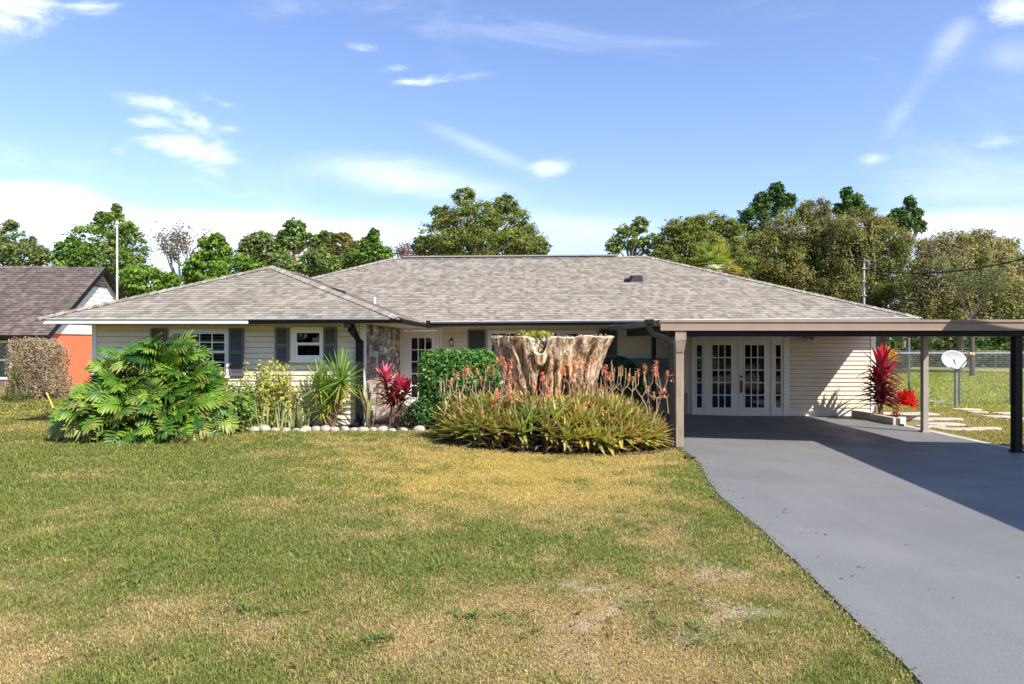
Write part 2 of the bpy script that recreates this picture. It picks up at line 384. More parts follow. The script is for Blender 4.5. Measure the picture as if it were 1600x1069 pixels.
# ---- driveway slab
pts=[(-.2,)]
L_=[(float(slab_left(yy)),yy) for yy in np.concatenate([[-6,0,2.5],ey,[13.8]])]+[(2.55,14.2),(2.55,18.55)]
mb=MB(); cols=14
vs=[];fs=[]
prevn=len(L_)
for (xl,yl) in L_:
    for k in range(cols+1):
        xx=xl+(SLAB_R-xl)*k/cols; vs.append((xx,yl,ground(xx,yl)+.032))
for i in range(prevn-1):
    for k in range(cols): a0=i*(cols+1)+k; fs.append((a0,a0+1,a0+cols+2,a0+cols+1))
nb=len(vs); vs+= [(v[0],v[1],v[2]-.14) for v in vs]
for i in range(prevn-1):
    a0=i*(cols+1); fs.append((a0,a0+cols+1,nb+a0+cols+1,nb+a0)); a1=a0+cols; fs.append((a1+cols+1,a1,nb+a1,nb+a1+cols+1))
mb.add(vs,fs)
m,nt,p=newmat('painted_concrete'); L=nt.links.new; g=N(nt,'ShaderNodeNewGeometry')
def nz(s,d=5,rg=.5,st=None):
    n=N(nt,'ShaderNodeTexNoise'); n.inputs['Scale'].default_value=s; n.inputs['Detail'].default_value=d; n.inputs['Roughness'].default_value=rg
    if st:
        mp=N(nt,'ShaderNodeMapping'); mp.inputs['Scale'].default_value=st; L(g.outputs['Position'],mp.inputs[0]); L(mp.outputs[0],n.inputs['Vector'])
    else: L(g.outputs['Position'],n.inputs['Vector'])
    return n.outputs[0]
def mr(x,a,b,c,d):
    r=N(nt,'ShaderNodeMapRange'); L(x,r.inputs[0])
    for i,v in zip((1,2,3,4),(a,b,c,d)): r.inputs[i].default_value=v
    return r.outputs[0]
def mul(a,b):
    n=N(nt,'ShaderNodeMath',operation='MULTIPLY'); L(a,n.inputs[0]); L(b,n.inputs[1]); return n.outputs[0]
f=mul(mul(mr(nz(.5,5,.6),.3,.7,.90,1.10),mr(nz(60,3),.3,.7,.93,1.07)),mr(nz(2.5,7,.7,(1,.25,1)),.3,.7,.94,1.05))
sc=N(nt,'ShaderNodeVectorMath',operation='SCALE'); sc.inputs[0].default_value=(.166,.165,.161); L(f,sc.inputs['Scale'])
wear=mr(nz(9,6,.75),.70,.78,0,.55); mm=N(nt,'ShaderNodeMix',data_type='RGBA'); L(wear,mm.inputs[0]); L(sc.outputs[0],mm.inputs[6]); mm.inputs[7].default_value=(.33,.31,.28,1)
st=mr(nz(3.1,5,.6,(1,1.7,1)),.70,.80,0,.6); m3=N(nt,'ShaderNodeMix',data_type='RGBA'); L(st,m3.inputs[0]); L(mm.outputs[2],m3.inputs[6]); m3.inputs[7].default_value=(.07,.07,.075,1)
L(m3.outputs[2],p.inputs['Base Color']); L(mr(nz(1.2,4),.3,.7,.5,.75),p.inputs['Roughness']); p.inputs['Specular IOR Level'].default_value=.35
b=N(nt,'ShaderNodeBump'); b.inputs['Strength'].default_value=.35; b.inputs['Distance'].default_value=.008; L(nz(70,4),b.inputs['Height']); L(b.outputs[0],p.inputs['Normal'])
o=mb.build('driveway',m,origin=(6,0,0)); tag(o,'grey painted concrete driveway running under the carport','driveway',kind='structure')
# pale concrete edging beside the slab, right
mb=MB()
yy=[17.2,16.6,15.9,15.2,14.5,13.8,13.1,12.4,11.7,11.0,10,8]
for a_,b_ in zip(yy[:-1],yy[1:]):
    w1=.16+.04*random.random(); z1=ground(9,a_)+.026+random.uniform(-.006,.006)
    mb.hexa([(9.07,b_+.01,-.1),(9.07+w1,b_+.01,-.1),(9.07+w1+.02,a_,-.1),(9.07,a_,-.1)],[(9.07,b_+.01,z1),(9.07+w1,b_+.01,z1),(9.07+w1+.02,a_,z1),(9.07,a_,z1)])
o=mb.build('path_edging',CONC,bevel=.01); tag(o,'pale concrete edging strip along the right side of the driveway','path',kind='structure')
# street behind the viewpoint, mirrored in the glass
mb=MB(); mb.box(-300,300,-15,-5,-.06,.27)
o=mb.build('street',mat('asphalt',(.05,.05,.052),.9,.2,3,.5,60)); tag(o,'dark asphalt street running past the front lawn','street',kind='structure')
# mulch beds
mb=MB()
def patch(poly,z):
    mb.add([(a_,b_,ground(a_,b_)+z) for a_,b_ in poly],[tuple(range(len(poly)))])
MULCH=mat('mulch',(.075,.042,.028),.95,.5,30,1.0,60)
patch([(-8.6,13.1),(-5.0,13.1),(-4.6,13.62),(-1.98,13.62),(-1.5,13.9),(-1.5,15.2),(-1.9,15.4),(-1.9,18.9),(-3.0,18.9),(-3.0,14.35),(-8.6,14.35)],.012)
o=mb.build('planting_bed_soil',MULCH,origin=(-4,14,0)); tag(o,'dark red brown mulch in the bed along the front wall','mulch',kind='structure')
mb=MB(); patch([(.8+2.15*math.cos(t),12.62+1.45*math.sin(t)) for t in np.linspace(0,2*math.pi,28)[:-1]],.012)
o=mb.build('aloe_bed_soil',MULCH,origin=(.8,12.6,0)); tag(o,'dark soil under the aloes round the stump','soil',kind='structure')
mb=MB(); patch([(11,46.3),(70,46.3),(70,49.3),(11,49.8)],.02)
o=mb.build('dirt_track',mat('dirt',(.36,.27,.19),.95,.2,1),origin=(40,48,0)); tag(o,'pale dirt track along the far edge of the back lawn','track',kind='structure')
# entry path
mb=MB(); mb.box(-1.88,-.9,15.3,18.5,.1,.262); mb.box(-2.2,-.75,18.5,18.87,.1,.36)
o=mb.build('entry_path',CONC,bevel=.01); tag(o,'concrete step and walk below the front door','path',kind='structure')
# ================================================================ HOUSE
hs=thing('house',(0,18.0,0.0),'single storey cream sided ranch house with grey shingle hip roof, charcoal shutters and french doors','house')
YW,YM,YF=14.3,18.9,18.4
def wx(px): return PX(px,YW)
def wz(py): return PZ(py,YW)
def mx_(px): return PX(px,YM)
def mz(py): return PZ(py,YM)
def fx(px): return PX(px,YF)
def fz(py): return PZ(py,YF)
WX0,WX1=wx(146),wx(567); JX=4.4; RX=fx(1366)
sof_w=2.325; sof_m=2.37
holes_w=[(wx(268)-WX0,wx(357)-WX0,wz(587),wz(516)),(wx(457)-WX0,wx(507)-WX0,wz(563),wz(513))]
mb=MB(); siding(mb,(WX0,YW,0),(1,0,0),WX1-WX0,.06,sof_w,holes_w)
siding(mb,(WX0,26,0),(0,-1,0),26-YW,.06,2.4,[])
MX0=WX1
door_h=(mx_(625)-MX0,mx_(687)-MX0,.06,mz(513)); win_h=(mx_(763)-MX0,mx_(933)-MX0,mz(598),mz(516))
siding(mb,(MX0,YM,0),(1,0,0),JX-MX0,.06,sof_m,[door_h,win_h])
fr=(fx(1080)-JX,fx(1228)-JX,-.05,fz(526))
siding(mb,(JX,YF,0),(1,0,0),RX-JX,.02,sof_m+.03,[fr])
siding(mb,(JX,YM,0),(0,-1,0),YM-YF,.02,sof_m,[])
siding(mb,(RX,YF,0),(0,1,0),10.6,.02,2.45,[])
o=mb.build('wall_siding',SIDING,hs)
# solid cores behind the boards so that no light leaks in
mb=MB()
mb.add([(WX0+.02,26,0),(WX0+.02,29,0),(RX-.02,29,0),(RX-.02,29,2.4),(WX0+.02,29,2.4),(WX0+.02,26,2.4)],[(0,1,4,5),(1,2,3,4)])
o=mb.build('back_wall',SIDING,hs)
# stacked stone side wall, facing the entry nook
mb=MB(); y0=YW+.17; yb=y0
pal=[(.30,.25,.20),(.46,.39,.31),(.22,.19,.165),(.15,.13,.12),(.40,.33,.25),(.60,.53,.44),(.27,.25,.235),(.36,.26,.19),(.52,.46,.38)]
while yb<YM-.02:
    w=random.uniform(.26,.42); zb=.1+random.uniform(-.12,0); ye=min(yb+w,YM-.02)
    while zb<sof_w:
        h=random.uniform(.07,.17); d=random.uniform(.012,.05); c=random.choice(pal); k=random.uniform(.8,1.2)
        mb.box(WX1-.03,WX1+d,yb+.004,ye-.004,zb+.003,min(sof_w,zb+h)-.003,tuple(q*k for q in c)); zb+=h
    yb=ye
o=mb.build('stone_cladding',STONEM,hs,bevel=.006)
mb=MB(); mb.box(WX1-.06,WX1-.031,YW+.05,YM,.0,sof_w)
o=mb.build('stone_backing',DARKIN,hs)
# corner boards, frieze, base
mb=MB()
for bx in ((WX0-.02,wx(152),YW-.03,YW+.0,.05,sof_w),(wx(563),WX1+.035,YW-.032,YW-.002,.05,sof_w),(WX1-.02,WX1+.037,YW,y0-.005,.05,sof_w),(fx(1360),RX+.03,YF-.03,YF,-.02,sof_m+.03),(fx(1228),fx(1232),YF-.04,YF,-.02,sof_m+.03),(mx_(688),mx_(690),YM-.035,YM,.06,sof_m)):
    mb=MB(); mb.box(*bx); mb.build('corner_board',TRIM,hs,bevel=.004)
mb=MB(); mb.box(fx(1232),fx(1360),YF-.026,YF-.0,-.03,.135)
mb.build('base_board',TRIM,hs,bevel=.004)
# soffits
mb=MB()
mb.box(-9.12,-2.2,13.72,YW-.035,sof_w,sof_w+.02); mb.box(WX1+.06,-2.2,YW-.03,YM,sof_w,sof_w+.02); mb.box(-9.12,WX0-.02,YW-.03,26,sof_w,sof_w+.02)
mb.box(-2.19,10.38,17.93,YM+.1,sof_m+.005,sof_m+.02); mb.box(RX+.02,10.38,YM+.1,29.4,sof_m+.03,sof_m+.05)
o=mb.build('soffit',SOFFIT,hs)
# fascia
def mplane(x,y): return 2.482+.0085*x+.397*(y-17.9)
mb=MB()
mb.box(-9.15,-2.2,13.68,13.71,2.318,2.405); mb.box(-9.17,-9.14,13.71,18,2.318,2.405); mb.box(-2.2,-2.17,13.71,17.9,2.32,2.415)
mb.hexa([(-2.16,17.88,2.375),(10.42,17.88,2.46),(10.42,17.91,2.46),(-2.16,17.91,2.375)],[(-2.16,17.88,2.46),(10.42,17.88,2.565),(10.42,17.91,2.565),(-2.16,17.91,2.46)])
mb.box(10.40,10.43,17.91,29.5,2.47,2.565)
o=mb.build('fascia',FASCIA,hs)
# drip edges
mb=MB(); mb.box(-9.18,-2.14,13.65,13.70,2.405,2.415); mb.hexa([(-2.1,17.84,2.466),(10.45,17.84,2.573),(10.45,17.9,2.573),(-2.1,17.9,2.466)],[(-2.1,17.84,2.478),(10.45,17.84,2.585),(10.45,17.9,2.585),(-2.1,17.9,2.478)])
o=mb.build('drip_edge',WHITEV,hs)
# gutters
mb=MB(); gx=PX(388,13.6)
def gutter(mb,a,b,za,zb,h=.085,w=.10,out=(0,-1,0)):
    a=Vector(a);b=Vector(b);o_=Vector(out); U=Vector((0,0,1))
    prof=[(0,0),(.006,0),(.006,-h+.006),(w*.62,-h+.006),(w-.012,-.03),(w-.006,0),(w,0),(w,-.012),(w*.7,-h),(0,-h)]
    n=len(prof); vs=[a+o_*q+U*(za+r) for q,r in prof]+[b+o_*q+U*(zb+r) for q,r in prof]
    mb.add(vs,[tuple(range(n)),tuple(range(n,2*n))[::-1]]+[(i,n+i,n+(i+1)%n,(i+1)%n) for i in range(n)])
gutter(mb,(gx,13.68,0),(-2.08,13.68,0),2.385,2.402,.075)
gutter(mb,(-2.17,13.6,0),(-2.17,17.8,0),2.402,2.41,.08,.10,(1,0,0))
gutter(mb,(-2.15,17.88,0),(PX(1018,17.88),17.88,0),2.43,2.475,.075)
mb.box(-2.12,-2.02,17.74,17.84,2.36,2.5)
o=mb.build('gutter',BLACK,hs)
mb=MB(); P3=lambda px,py,Y:(PX(px,Y),Y,PZ(py,Y))
mb.box(PX(544,14.0),PX(554,14.0),13.62,13.75,PZ(512,13.7),PZ(505,13.7))
mb.recttube([P3(549,506,13.75),P3(549,514,13.8),P3(562,535,14.2),P3(562,654,14.2),P3(560,660,14.15),P3(551,667,13.98)],.145,.10)
o=mb.build('downspout',BLACK,hs,bevel=.008)
# roofs
mb=MB()
EL=(-9.8,17.9,mplane(-9.8,17.9)); ER=(10.4,17.9,mplane(10.4,17.9)); RL=(-3.99,23.71,mplane(-3.99,23.71)); RR=(4.59,23.71,mplane(4.59,23.71)); BR=(10.4,29.52,ER[2]); BL=(-9.8,29.52,EL[2])
roof_plane(mb,[EL,ER,RR,RL]); roof_plane(mb,[ER,BR,RR]); roof_plane(mb,[BR,BL,RL,RR]); roof_plane(mb,[BL,EL,RL])
A=(-9.17,13.66,2.40); B=(-2.16,13.66,2.425); C_=(-5.8,17.185,3.79); D=(-5.8,21.3,3.79)
roof_plane(mb,[A,B,C_]); roof_plane(mb,[B,(-2.16,17.95,2.425),D,C_]); roof_plane(mb,[(-9.17,19,2.40),A,C_,D])
o=mb.build('roof',ROOFM,hs)
mb=MB()
V=Vector
FR,BK,RT,LT=(0,-.397,1),(0,.397,1),(.39,0,1),(-.39,0,1)
cap_strip(mb,RL,RR,FR,BK); cap_strip(mb,RR,ER,FR,RT); cap_strip(mb,RL,EL,FR,LT)
cap_strip(mb,C_,B,(0,-.39,1),(.376,0,1)); cap_strip(mb,C_,A,(0,-.39,1),(-.416,0,1)); cap_strip(mb,C_,D,(.376,0,1),(-.416,0,1))
o=mb.build('ridge_cap',ROOFM,hs)
mb=MB(); mb.hexa([(-3.6,23.60,4.80),(3.6,23.60,4.86),(3.6,23.82,4.86),(-3.6,23.82,4.80)],[(-3.6,23.66,4.85),(3.6,23.66,4.91),(3.6,23.76,4.91),(-3.6,23.76,4.85)])
o=mb.build('ridge_vent',mat('ridge_vent_grey',(.2,.18,.165),.8,.2,6),hs)
# roof vents and pipe
def onroof(px,py):
    Y=(2.482-.397*17.9-H)/((CY-py)/F-.397-.0085*(px-CX)/F); return PX(px,Y),Y,mplane(PX(px,Y),Y)
mb=MB(); vx,vy,vz=onroof(993,438)
mb.hexa([(vx-.2,vy-.2,vz-.08),(vx+.2,vy-.2,vz-.08),(vx+.2,vy+.2,vz+.07),(vx-.2,vy+.2,vz+.07)],[(vx-.1,vy-.12,vz+.12),(vx+.19,vy-.12,vz+.12),(vx+.19,vy+.2,vz+.17),(vx-.1,vy+.2,vz+.17)])
mb.box(vx-.33,vx-.18,vy-.26,vy+.15,vz-.04,vz+.04)
o=mb.build('roof_vent',BLACK,hs,bevel=.01)
mb=MB(); vx,vy,vz=onroof(526,455)
vz=2.425+(-2.16-vx)*.375 if False else vz
q=Vector((PX(526,17.6),17.6,PZ(453,17.6)))
mb.hexa([q+V((-.22,-.2,-.10)),q+V((.24,-.2,-.17)),q+V((.24,.2,-.17)),q+V((-.22,.2,-.10))],[q+V((-.13,-.16,.05)),q+V((.14,-.16,-.02)),q+V((.18,.18,-.02)),q+V((-.13,.18,.07))])
o=mb.build('roof_vent',BLACK,hs,bevel=.015)
mb=MB(); vx,vy,vz=onroof(585,479); mb.tube([(vx,vy,vz-.1),(vx,vy,vz+.26)],.05,12); mb.tube([(vx,vy,vz-.05),(vx,vy,vz+.03)],[.13,.055],12)
o=mb.build('vent_pipe',mat('pipe_grey',(.5,.49,.46),.6),hs)
# ---- windows and doors
def ring(mb,x0,x1,z0,z1,w,y0,y1,wb=None):
    wb=wb or w
    mb.box(x0,x0+w,y0,y1,z0,z1); mb.box(x1-w,x1,y0,y1,z0,z1); mb.box(x0+w,x1-w,y0,y1,z1-w,z1); mb.box(x0+w,x1-w,y0,y1,z0,z0+wb)
def recess(x0,x1,z0,z1,y,depth=.9,m=None):
    mb=MB(); e=.01
    mb.add([(x0-e,y,z0-e),(x1+e,y,z0-e),(x1+e,y,z1+e),(x0-e,y,z1+e),(x0-e,y+depth,z0-e),(x1+e,y+depth,z0-e),(x1+e,y+depth,z1+e),(x0-e,y+depth,z1+e)],[(4,5,6,7),(0,1,5,4),(3,7,6,2),(0,4,7,3),(1,2,6,5)])
    return mb
def window(x0,x1,z0,z1,Y,label,cols,rows,split=.5,blind=True,case=.05):
    mb=MB(); ring(mb,x0-.02,x1+.02,z0-.02,z1+.02,case,Y-.05,Y+.02,case*1.1)
    mb.box(x0-.05,x1+.05,Y-.085,Y-.052,z0-.045,z0-.005)
    f=mb.build('window',TRIM,hs,bevel=.004,label=label); fr_=f
    a0,a1,b0,b1=x0+case-.02,x1-case+.02,z0+case-.02,z1-case+.02
    mid=b0+(b1-b0)*split
    mb=MB(); ring(mb,a0,a1,mid-.0,b1,.045,Y-.03,Y-.0); ring(mb,a0,a1,b0,mid+.04,.05,Y-.004,Y+.03)
    for (l,h,yy_) in ((mid+.045,b1-.045,Y-.022),(b0+.05,mid,Y+.004)):
        for c in range(1,cols): xx=a0+.045+(a1-a0-.09)*c/cols; mb.box(xx-.011,xx+.011,yy_,yy_+.012,l,h)
        for r in range(1,rows): zz=l+(h-l)*r/rows; mb.box(a0+.045,a1-.045,yy_+.001,yy_+.011,zz-.011,zz+.011)
    s=mb.build('sash',WHITEV,f,bevel=.003)
    mb=MB(); mb.box(a0+.02,a1-.02,Y-.014,Y-.010,mid+.02,b1-.02); mb.box(a0+.02,a1-.02,Y+.016,Y+.020,b0+.02,mid+.02)
    mb.build('pane',GLASS,f)
    if blind:
        mb=MB(); zz=b1-.03
        while zz>b0:
            mb.hexa([(a0+.03,Y+.045,zz-.028),(a1-.03,Y+.045,zz-.028),(a1-.03,Y+.08,zz),(a0+.03,Y+.08,zz)],[(a0+.03,Y+.045,zz-.025),(a1-.03,Y+.045,zz-.025),(a1-.03,Y+.08,zz+.003),(a0+.03,Y+.08,zz+.003)]); zz-=.062
        mb.build('blind',BLIND,f)
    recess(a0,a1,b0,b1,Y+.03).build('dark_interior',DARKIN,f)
    return f
def shutter(x0,x1,z0,z1,Y):
    mb=MB(); w=.045; mz_=(z0+z1)/2; ring(mb,x0,x1,z0,z1,w,Y-.055,Y-.02); mb.box(x0+w,x1-w,Y-.053,Y-.02,mz_-.03,mz_+.03)
    for l,h in ((z0+w,mz_-.03),(mz_+.03,z1-w)):
        zz=l
        while zz<h-.005:
            mb.hexa([(x0+w,Y-.05,zz),(x1-w,Y-.05,zz),(x1-w,Y-.022,zz+.01),(x0+w,Y-.022,zz+.01)],[(x0+w,Y-.048,zz+.006),(x1-w,Y-.048,zz+.006),(x1-w,Y-.022,zz+.03),(x0+w,Y-.022,zz+.03)]); zz+=.032
    mb.box(x0+w,x1-w,Y-.024,Y-.02,z0+w,z1-w)
    return mb.build('shutter',CHAR,hs)
window(wx(268),wx(357),wz(587),wz(516),YW,'wide window with slatted blinds behind the big leafy bush',4,2)
window(wx(457),wx(507),wz(563),wz(513),YW,'small white window between two charcoal shutters',1,1,.48,False,.07)
for a_,b_,c_,d_ in ((237,262,588,513),(359,382,588,513),(431,452,568,512),(506,527,567,511)): shutter(wx(a_),wx(b_),wz(c_),wz(d_),YW)
shutter(mx_(731),mx_(759),mz(600),mz(515),YM); shutter(mx_(936),mx_(964),mz(600),mz(514),YM)
for a_,b_,l in ((763,819,'left unit of the triple window behind the stump'),(819.5,875.5,'middle unit of the triple window behind the stump'),(876,933,'right unit of the triple window behind the stump')):
    window(mx_(a_)+.02,mx_(b_)-.02,mz(598)+.02,mz(516)-.02,YM,l,2,2)
def lite_door(name,x0,x1,z0,z1,gx0,gx1,gz0,gz1,Y,cols,rows,label=None,y0=-.03):
    mb=MB(); a=Y+y0; b=Y+.015
    mb.box(x0,gx0,a,b,z0,z1); mb.box(gx1,x1,a,b,z0,z1); mb.box(gx0,gx1,a,b,z0,gz0); mb.box(gx0,gx1,a,b,gz1,z1)
    d=mb.build(name,DOORW,hs,label=label)
    mb=MB(); ring(mb,gx0-.025,gx1+.025,gz0-.025,gz1+.025,.03,a-.012,a+.0)
    for c in range(1,cols): xx=gx0+(gx1-gx0)*c/cols; mb.box(xx-.013,xx+.013,a-.006,a+.014,gz0+.005,gz1-.005)
    for r in range(1,rows): zz=gz0+(gz1-gz0)*r/rows; mb.box(gx0+.005,gx1-.005,a-.004,a+.012,zz-.013,zz+.013)
    mb.build('glazing_bar',WHITEV,d,bevel=.003)
    mb=MB(); mb.box(gx0,gx1,a+.018,a+.022,gz0,gz1); mb.build('pane',GLASS,d)
    return d
zb=fz(651)
mb=MB(); mb.box(fx(1080),fx(1085.5),YF-.055,YF+.02,zb-.1,fz(527)); mb.box(fx(1223),fx(1228)-.004,YF-.055,YF+.02,zb-.1,fz(527)); mb.box(fx(1085.5),fx(1223),YF-.055,YF+.02,fz(530),fz(527)+.03)
mb.box(fx(1099.5),fx(1102.5),YF-.05,YF+.02,zb-.1,fz(530)); mb.box(fx(1204),fx(1207),YF-.05,YF+.02,zb-.1,fz(530)); mb.box(fx(1085.5),fx(1223),YF-.08,YF+.02,zb-.12,zb+.012)
mb.build('door_frame',DOORW,hs,bevel=.005)
g0,g1=fz(637),fz(539)
lite_door('sidelight',fx(1085.5),fx(1099.5),zb+.014,fz(530),fx(1088),fx(1096.5),g0,g1,YF,1,5,'sidelight left of the french doors')
lite_door('sidelight',fx(1207),fx(1223),zb+.014,fz(530),fx(1211),fx(1219.5),g0,g1,YF,1,5,'sidelight right of the french doors')
lite_door('french_door',fx(1102.8),fx(1152.6),zb+.014,fz(530)-.004,fx(1112),fx(1142),g0,g1,YF,3,5,'left leaf of the white french doors')
d2=lite_door('french_door',fx(1153.1),fx(1203.7),zb+.014,fz(530)-.004,fx(1163),fx(1193.5),g0,g1,YF,3,5,'right leaf of the french doors with bronze handle')
mb=MB(); hx=fx(1157.5); Yh=YF-.03
mb.tube([(hx,Yh-.03,fz(588.5)),(hx,Yh,fz(588.5))],.03,14); mb.hexa([(hx-.02,Yh-.012,fz(612)),(hx+.02,Yh-.012,fz(612)),(hx+.02,Yh,fz(612)),(hx-.02,Yh,fz(612))],[(hx-.02,Yh-.012,fz(594)),(hx+.02,Yh-.012,fz(594)),(hx+.02,Yh,fz(594)),(hx-.02,Yh,fz(594))])
mb.tube([(hx,Yh-.01,fz(596)),(hx,Yh-.06,fz(598)),(hx,Yh-.075,fz(604)),(hx,Yh-.05,fz(611)),(hx,Yh-.01,fz(613))],[.018,.014,.011,.012,.018],8)
mb.build('handle',BRONZE,d2,bevel=.003)
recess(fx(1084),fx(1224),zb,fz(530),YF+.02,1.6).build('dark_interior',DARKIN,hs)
# pale curtains glimpsed behind the glass
# entry door
dz0=mz(642)
mb=MB(); mb.box(mx_(625),mx_(632),YM-.05,YM+.02,dz0-.1,mz(517)); mb.box(mx_(682),mx_(687)-.003,YM-.05,YM+.02,dz0-.1,mz(517)); mb.box(mx_(618),mx_(687)-.003,YM-.07,YM+.02,mz(517),mz(513))
mb.box(mx_(632),mx_(682),YM-.09,YM+.02,dz0-.1,dz0+.02); mb.build('door_frame',DOORW,hs,bevel=.005)
d1=lite_door('front_door',mx_(632.4),mx_(681.6),dz0+.022,mz(517)-.004,mx_(643),mx_(675),mz(621),mz(528),YM,3,5,'white glazed front door in the entry nook')
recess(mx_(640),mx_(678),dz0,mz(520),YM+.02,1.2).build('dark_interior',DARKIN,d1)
mb=MB(); lx=mx_(636.5); mb.tube([(lx,YM-.03,mz(592)),(lx,YM-.08,mz(592))],[.02,.03],10); mb.build('handle',BRONZE,d1)
# wall lantern
mb=MB(); lx=mx_(706); lz=mz(535); Y=YM-.13
mb.box(lx-.04,lx+.04,YM-.03,YM-.018,lz-.08,lz+.09); mb.tube([(lx,YM-.02,lz+.07),(lx,Y,lz+.12),(lx,Y,lz+.06)],.012,8); mb.tube([(lx,Y,lz+.085),(lx,Y,lz+.05)],[.02,.075],8); mb.tube([(lx,Y,lz-.1),(lx,Y,lz-.085)],[.04,.055],8)
for k in range(4): a_=math.pi/4+k*math.pi/2; mb.tube([(lx+.06*math.cos(a_),Y+.06*math.sin(a_),lz+.05),(lx+.045*math.cos(a_),Y+.045*math.sin(a_),lz-.085)],.006,5)
wl=mb.build('wall_lamp',BLACK,hs); mb=MB(); mb.tube([(lx,Y,lz+.045),(lx,Y,lz-.085)],[.052,.036],8); mb.build('lamp_glass',mat('frosted_glass',(.6,.58,.52),.3),wl)
# floodlight on the garage wall
mb=MB(); qx,qz=fx(1260),fz(529)
mb.tube([(qx,YF-.02,qz+.03),(qx,YF-.05,qz+.03)],.06,14); 
for s in (-1,1): mb.tube([(qx,YF-.05,qz+.03),(qx+s*.09,YF-.1,qz+.0)],.012,6); mb.tube([(qx+s*.09,YF-.08,qz+.02),(qx+s*.13,YF-.19,qz-.05)],[.03,.062],12)
mb.build('floodlight',mat('floodlight_grey',(.4,.37,.33),.5),hs,smooth=False)
# hooks along the eave
for px in (226,): pass
mb=MB()
for px in (285,330,665,748,765,826,867,929): 
    Yh=13.9 if px<600 else 18.1; zt=sof_w if px<600 else sof_m
    mb=MB(); mb.tube([(PX(px,Yh),Yh,zt+.01),(PX(px,Yh),Yh,zt-.05)],.012,6); mb.build('eave_hook',TRIM,hs)
# ================================================================ CARPORT
cp=thing('carport',(6,15,0.03),'flat roofed beige and black carport attached over the driveway','carport')
CF=12.2; CR=9.1; CL=2.6
mb=MB(); mb.box(CL,9.28,CF-.03,CF,2.165,2.337); mb.box(CL,9.28,CF-.05,CF-.031,2.30,2.345); mb.box(CL,9.28,CF-.045,CF-.031,2.155,2.185)
mb.build('fascia',BEIGE,cp,bevel=.004)
mb=MB(); nxp=22
for i in range(nxp):
    x0=CL+.02+(9.22-CL)*i/nxp; x1=CL+.02+(9.22-CL)*(i+1)/nxp; mb.box(x0,x1-.03,CF+.005,18.36,2.27,2.29); mb.box(x1-.03,x1,CF+.005,18.36,2.27,2.325)
mb.build('roof_panel',mat('pan_brown',(.36,.31,.25),.5),cp)
mb=MB(); mb.box(2.75,9.15,CF+.03,CF+.13,2.055,2.26); mb.box(2.95,3.07,CF+.14,17.8,2.1,2.262); mb.box(8.80,8.92,CF+.14,17.8,2.1,2.262); mb.box(3.08,8.79,17.66,17.8,2.12,2.26)
mb.build('beam',BLACK,cp,bevel=.004)
mb=MB(); gutter(mb,(CL-.01,CF-.02,0),(CL-.01,17.8,0),2.345,2.35,.10,.10,(-1,0,0)); mb.build('gutter',mat('old_gutter',(.10,.105,.085),.5,.3,3,dirt=.4),cp)
mb=MB(); mb.box(9.245,9.275,CF+.005,18.36,2.17,2.335); mb.build('side_fascia',BEIGE,cp)
def post(x,y,w,m,zt,label,foot=True):
    g_=ground(x,y)+.03; mb=MB(); mb.box(x-w/2,x+w/2,y-w/2,y+w/2,g_,zt)
    p_=mb.build('post',m,cp,bevel=.008,label=label)
    mb=MB(); mb.box(x-w/2-.02,x+w/2+.02,y-w/2-.02,y+w/2+.02,g_-.01,g_+.035)
    if foot: mb.build('post_foot',m,p_,bevel=.004)
    return p_
pw=post(2.955,CF+.12,.14,WOOD,2.052,'pale wooden front post with a bracket at its head',False)
mb=MB(); mb.hexa([(2.89,CF+.035,1.78),(3.02,CF+.035,1.78),(3.02,CF+.20,1.78),(2.89,CF+.20,1.78)],[(2.86,CF-.02,2.0),(3.05,CF-.02,2.0),(3.05,CF+.21,2.0),(2.86,CF+.21,2.0)]); mb.box(2.86,3.05,CF-.02,CF+.028,2.0,2.16)
mb.build('bracket',WOOD,pw)
post(3.02,14.8,.09,BLACK,2.1,'slim black rear post of the carport')
post(8.87,15.07,.115,GREYP,2.1,'pale grey middle post on the right of the carport')
post(8.87,CF+.13,.13,BLACK,2.055,'black front post at the right end of the carport')
mb=MB(); Yd=CF-.03
mb.recttube([P3(1014,503,Yd),P3(1014.5,514,Yd),P3(1021,523,Yd),P3(1040,529,Yd),P3(1048.5,537,Yd),P3(1048.5,688,Yd+.1),P3(1045,694,Yd+.05)],.085,.065)
mb.box(PX(1008,Yd),PX(1021,Yd),Yd-.05,Yd+.08,PZ(507,Yd),PZ(499,Yd))
mb.build('downspout',BLACK,cp,bevel=.006)
# ================================================================ tall rv roof, invented out of view to cast the driveway shadow
caster=thing('shadow_blocker',(11.4,4,0.0),'added unseen shelter standing right of the driveway','blocker')
ang=math.atan2(.78,6.75); M=Matrix.Translation((8.83,11.02,0))@Matrix.Rotation(-ang,4,'Z')
mb=MB(); mb.box(0,5,-14,0,3.92,4.0,M=M); mb.box(.0,.06,-14,0,3.8,3.92,M=M); mb.build('roof_panel',BEIGE,caster)
for i,(a_,b_) in enumerate(((.5,-.2),(.5,-7),(.5,-13.5),(4.8,-.2),(4.8,-7),(4.8,-13.5))):
    mb=MB(); mb.box(a_-.05,a_+.05,b_-.05,b_+.05,0,3.92,M=M); mb.build('post',GREYP,caster)
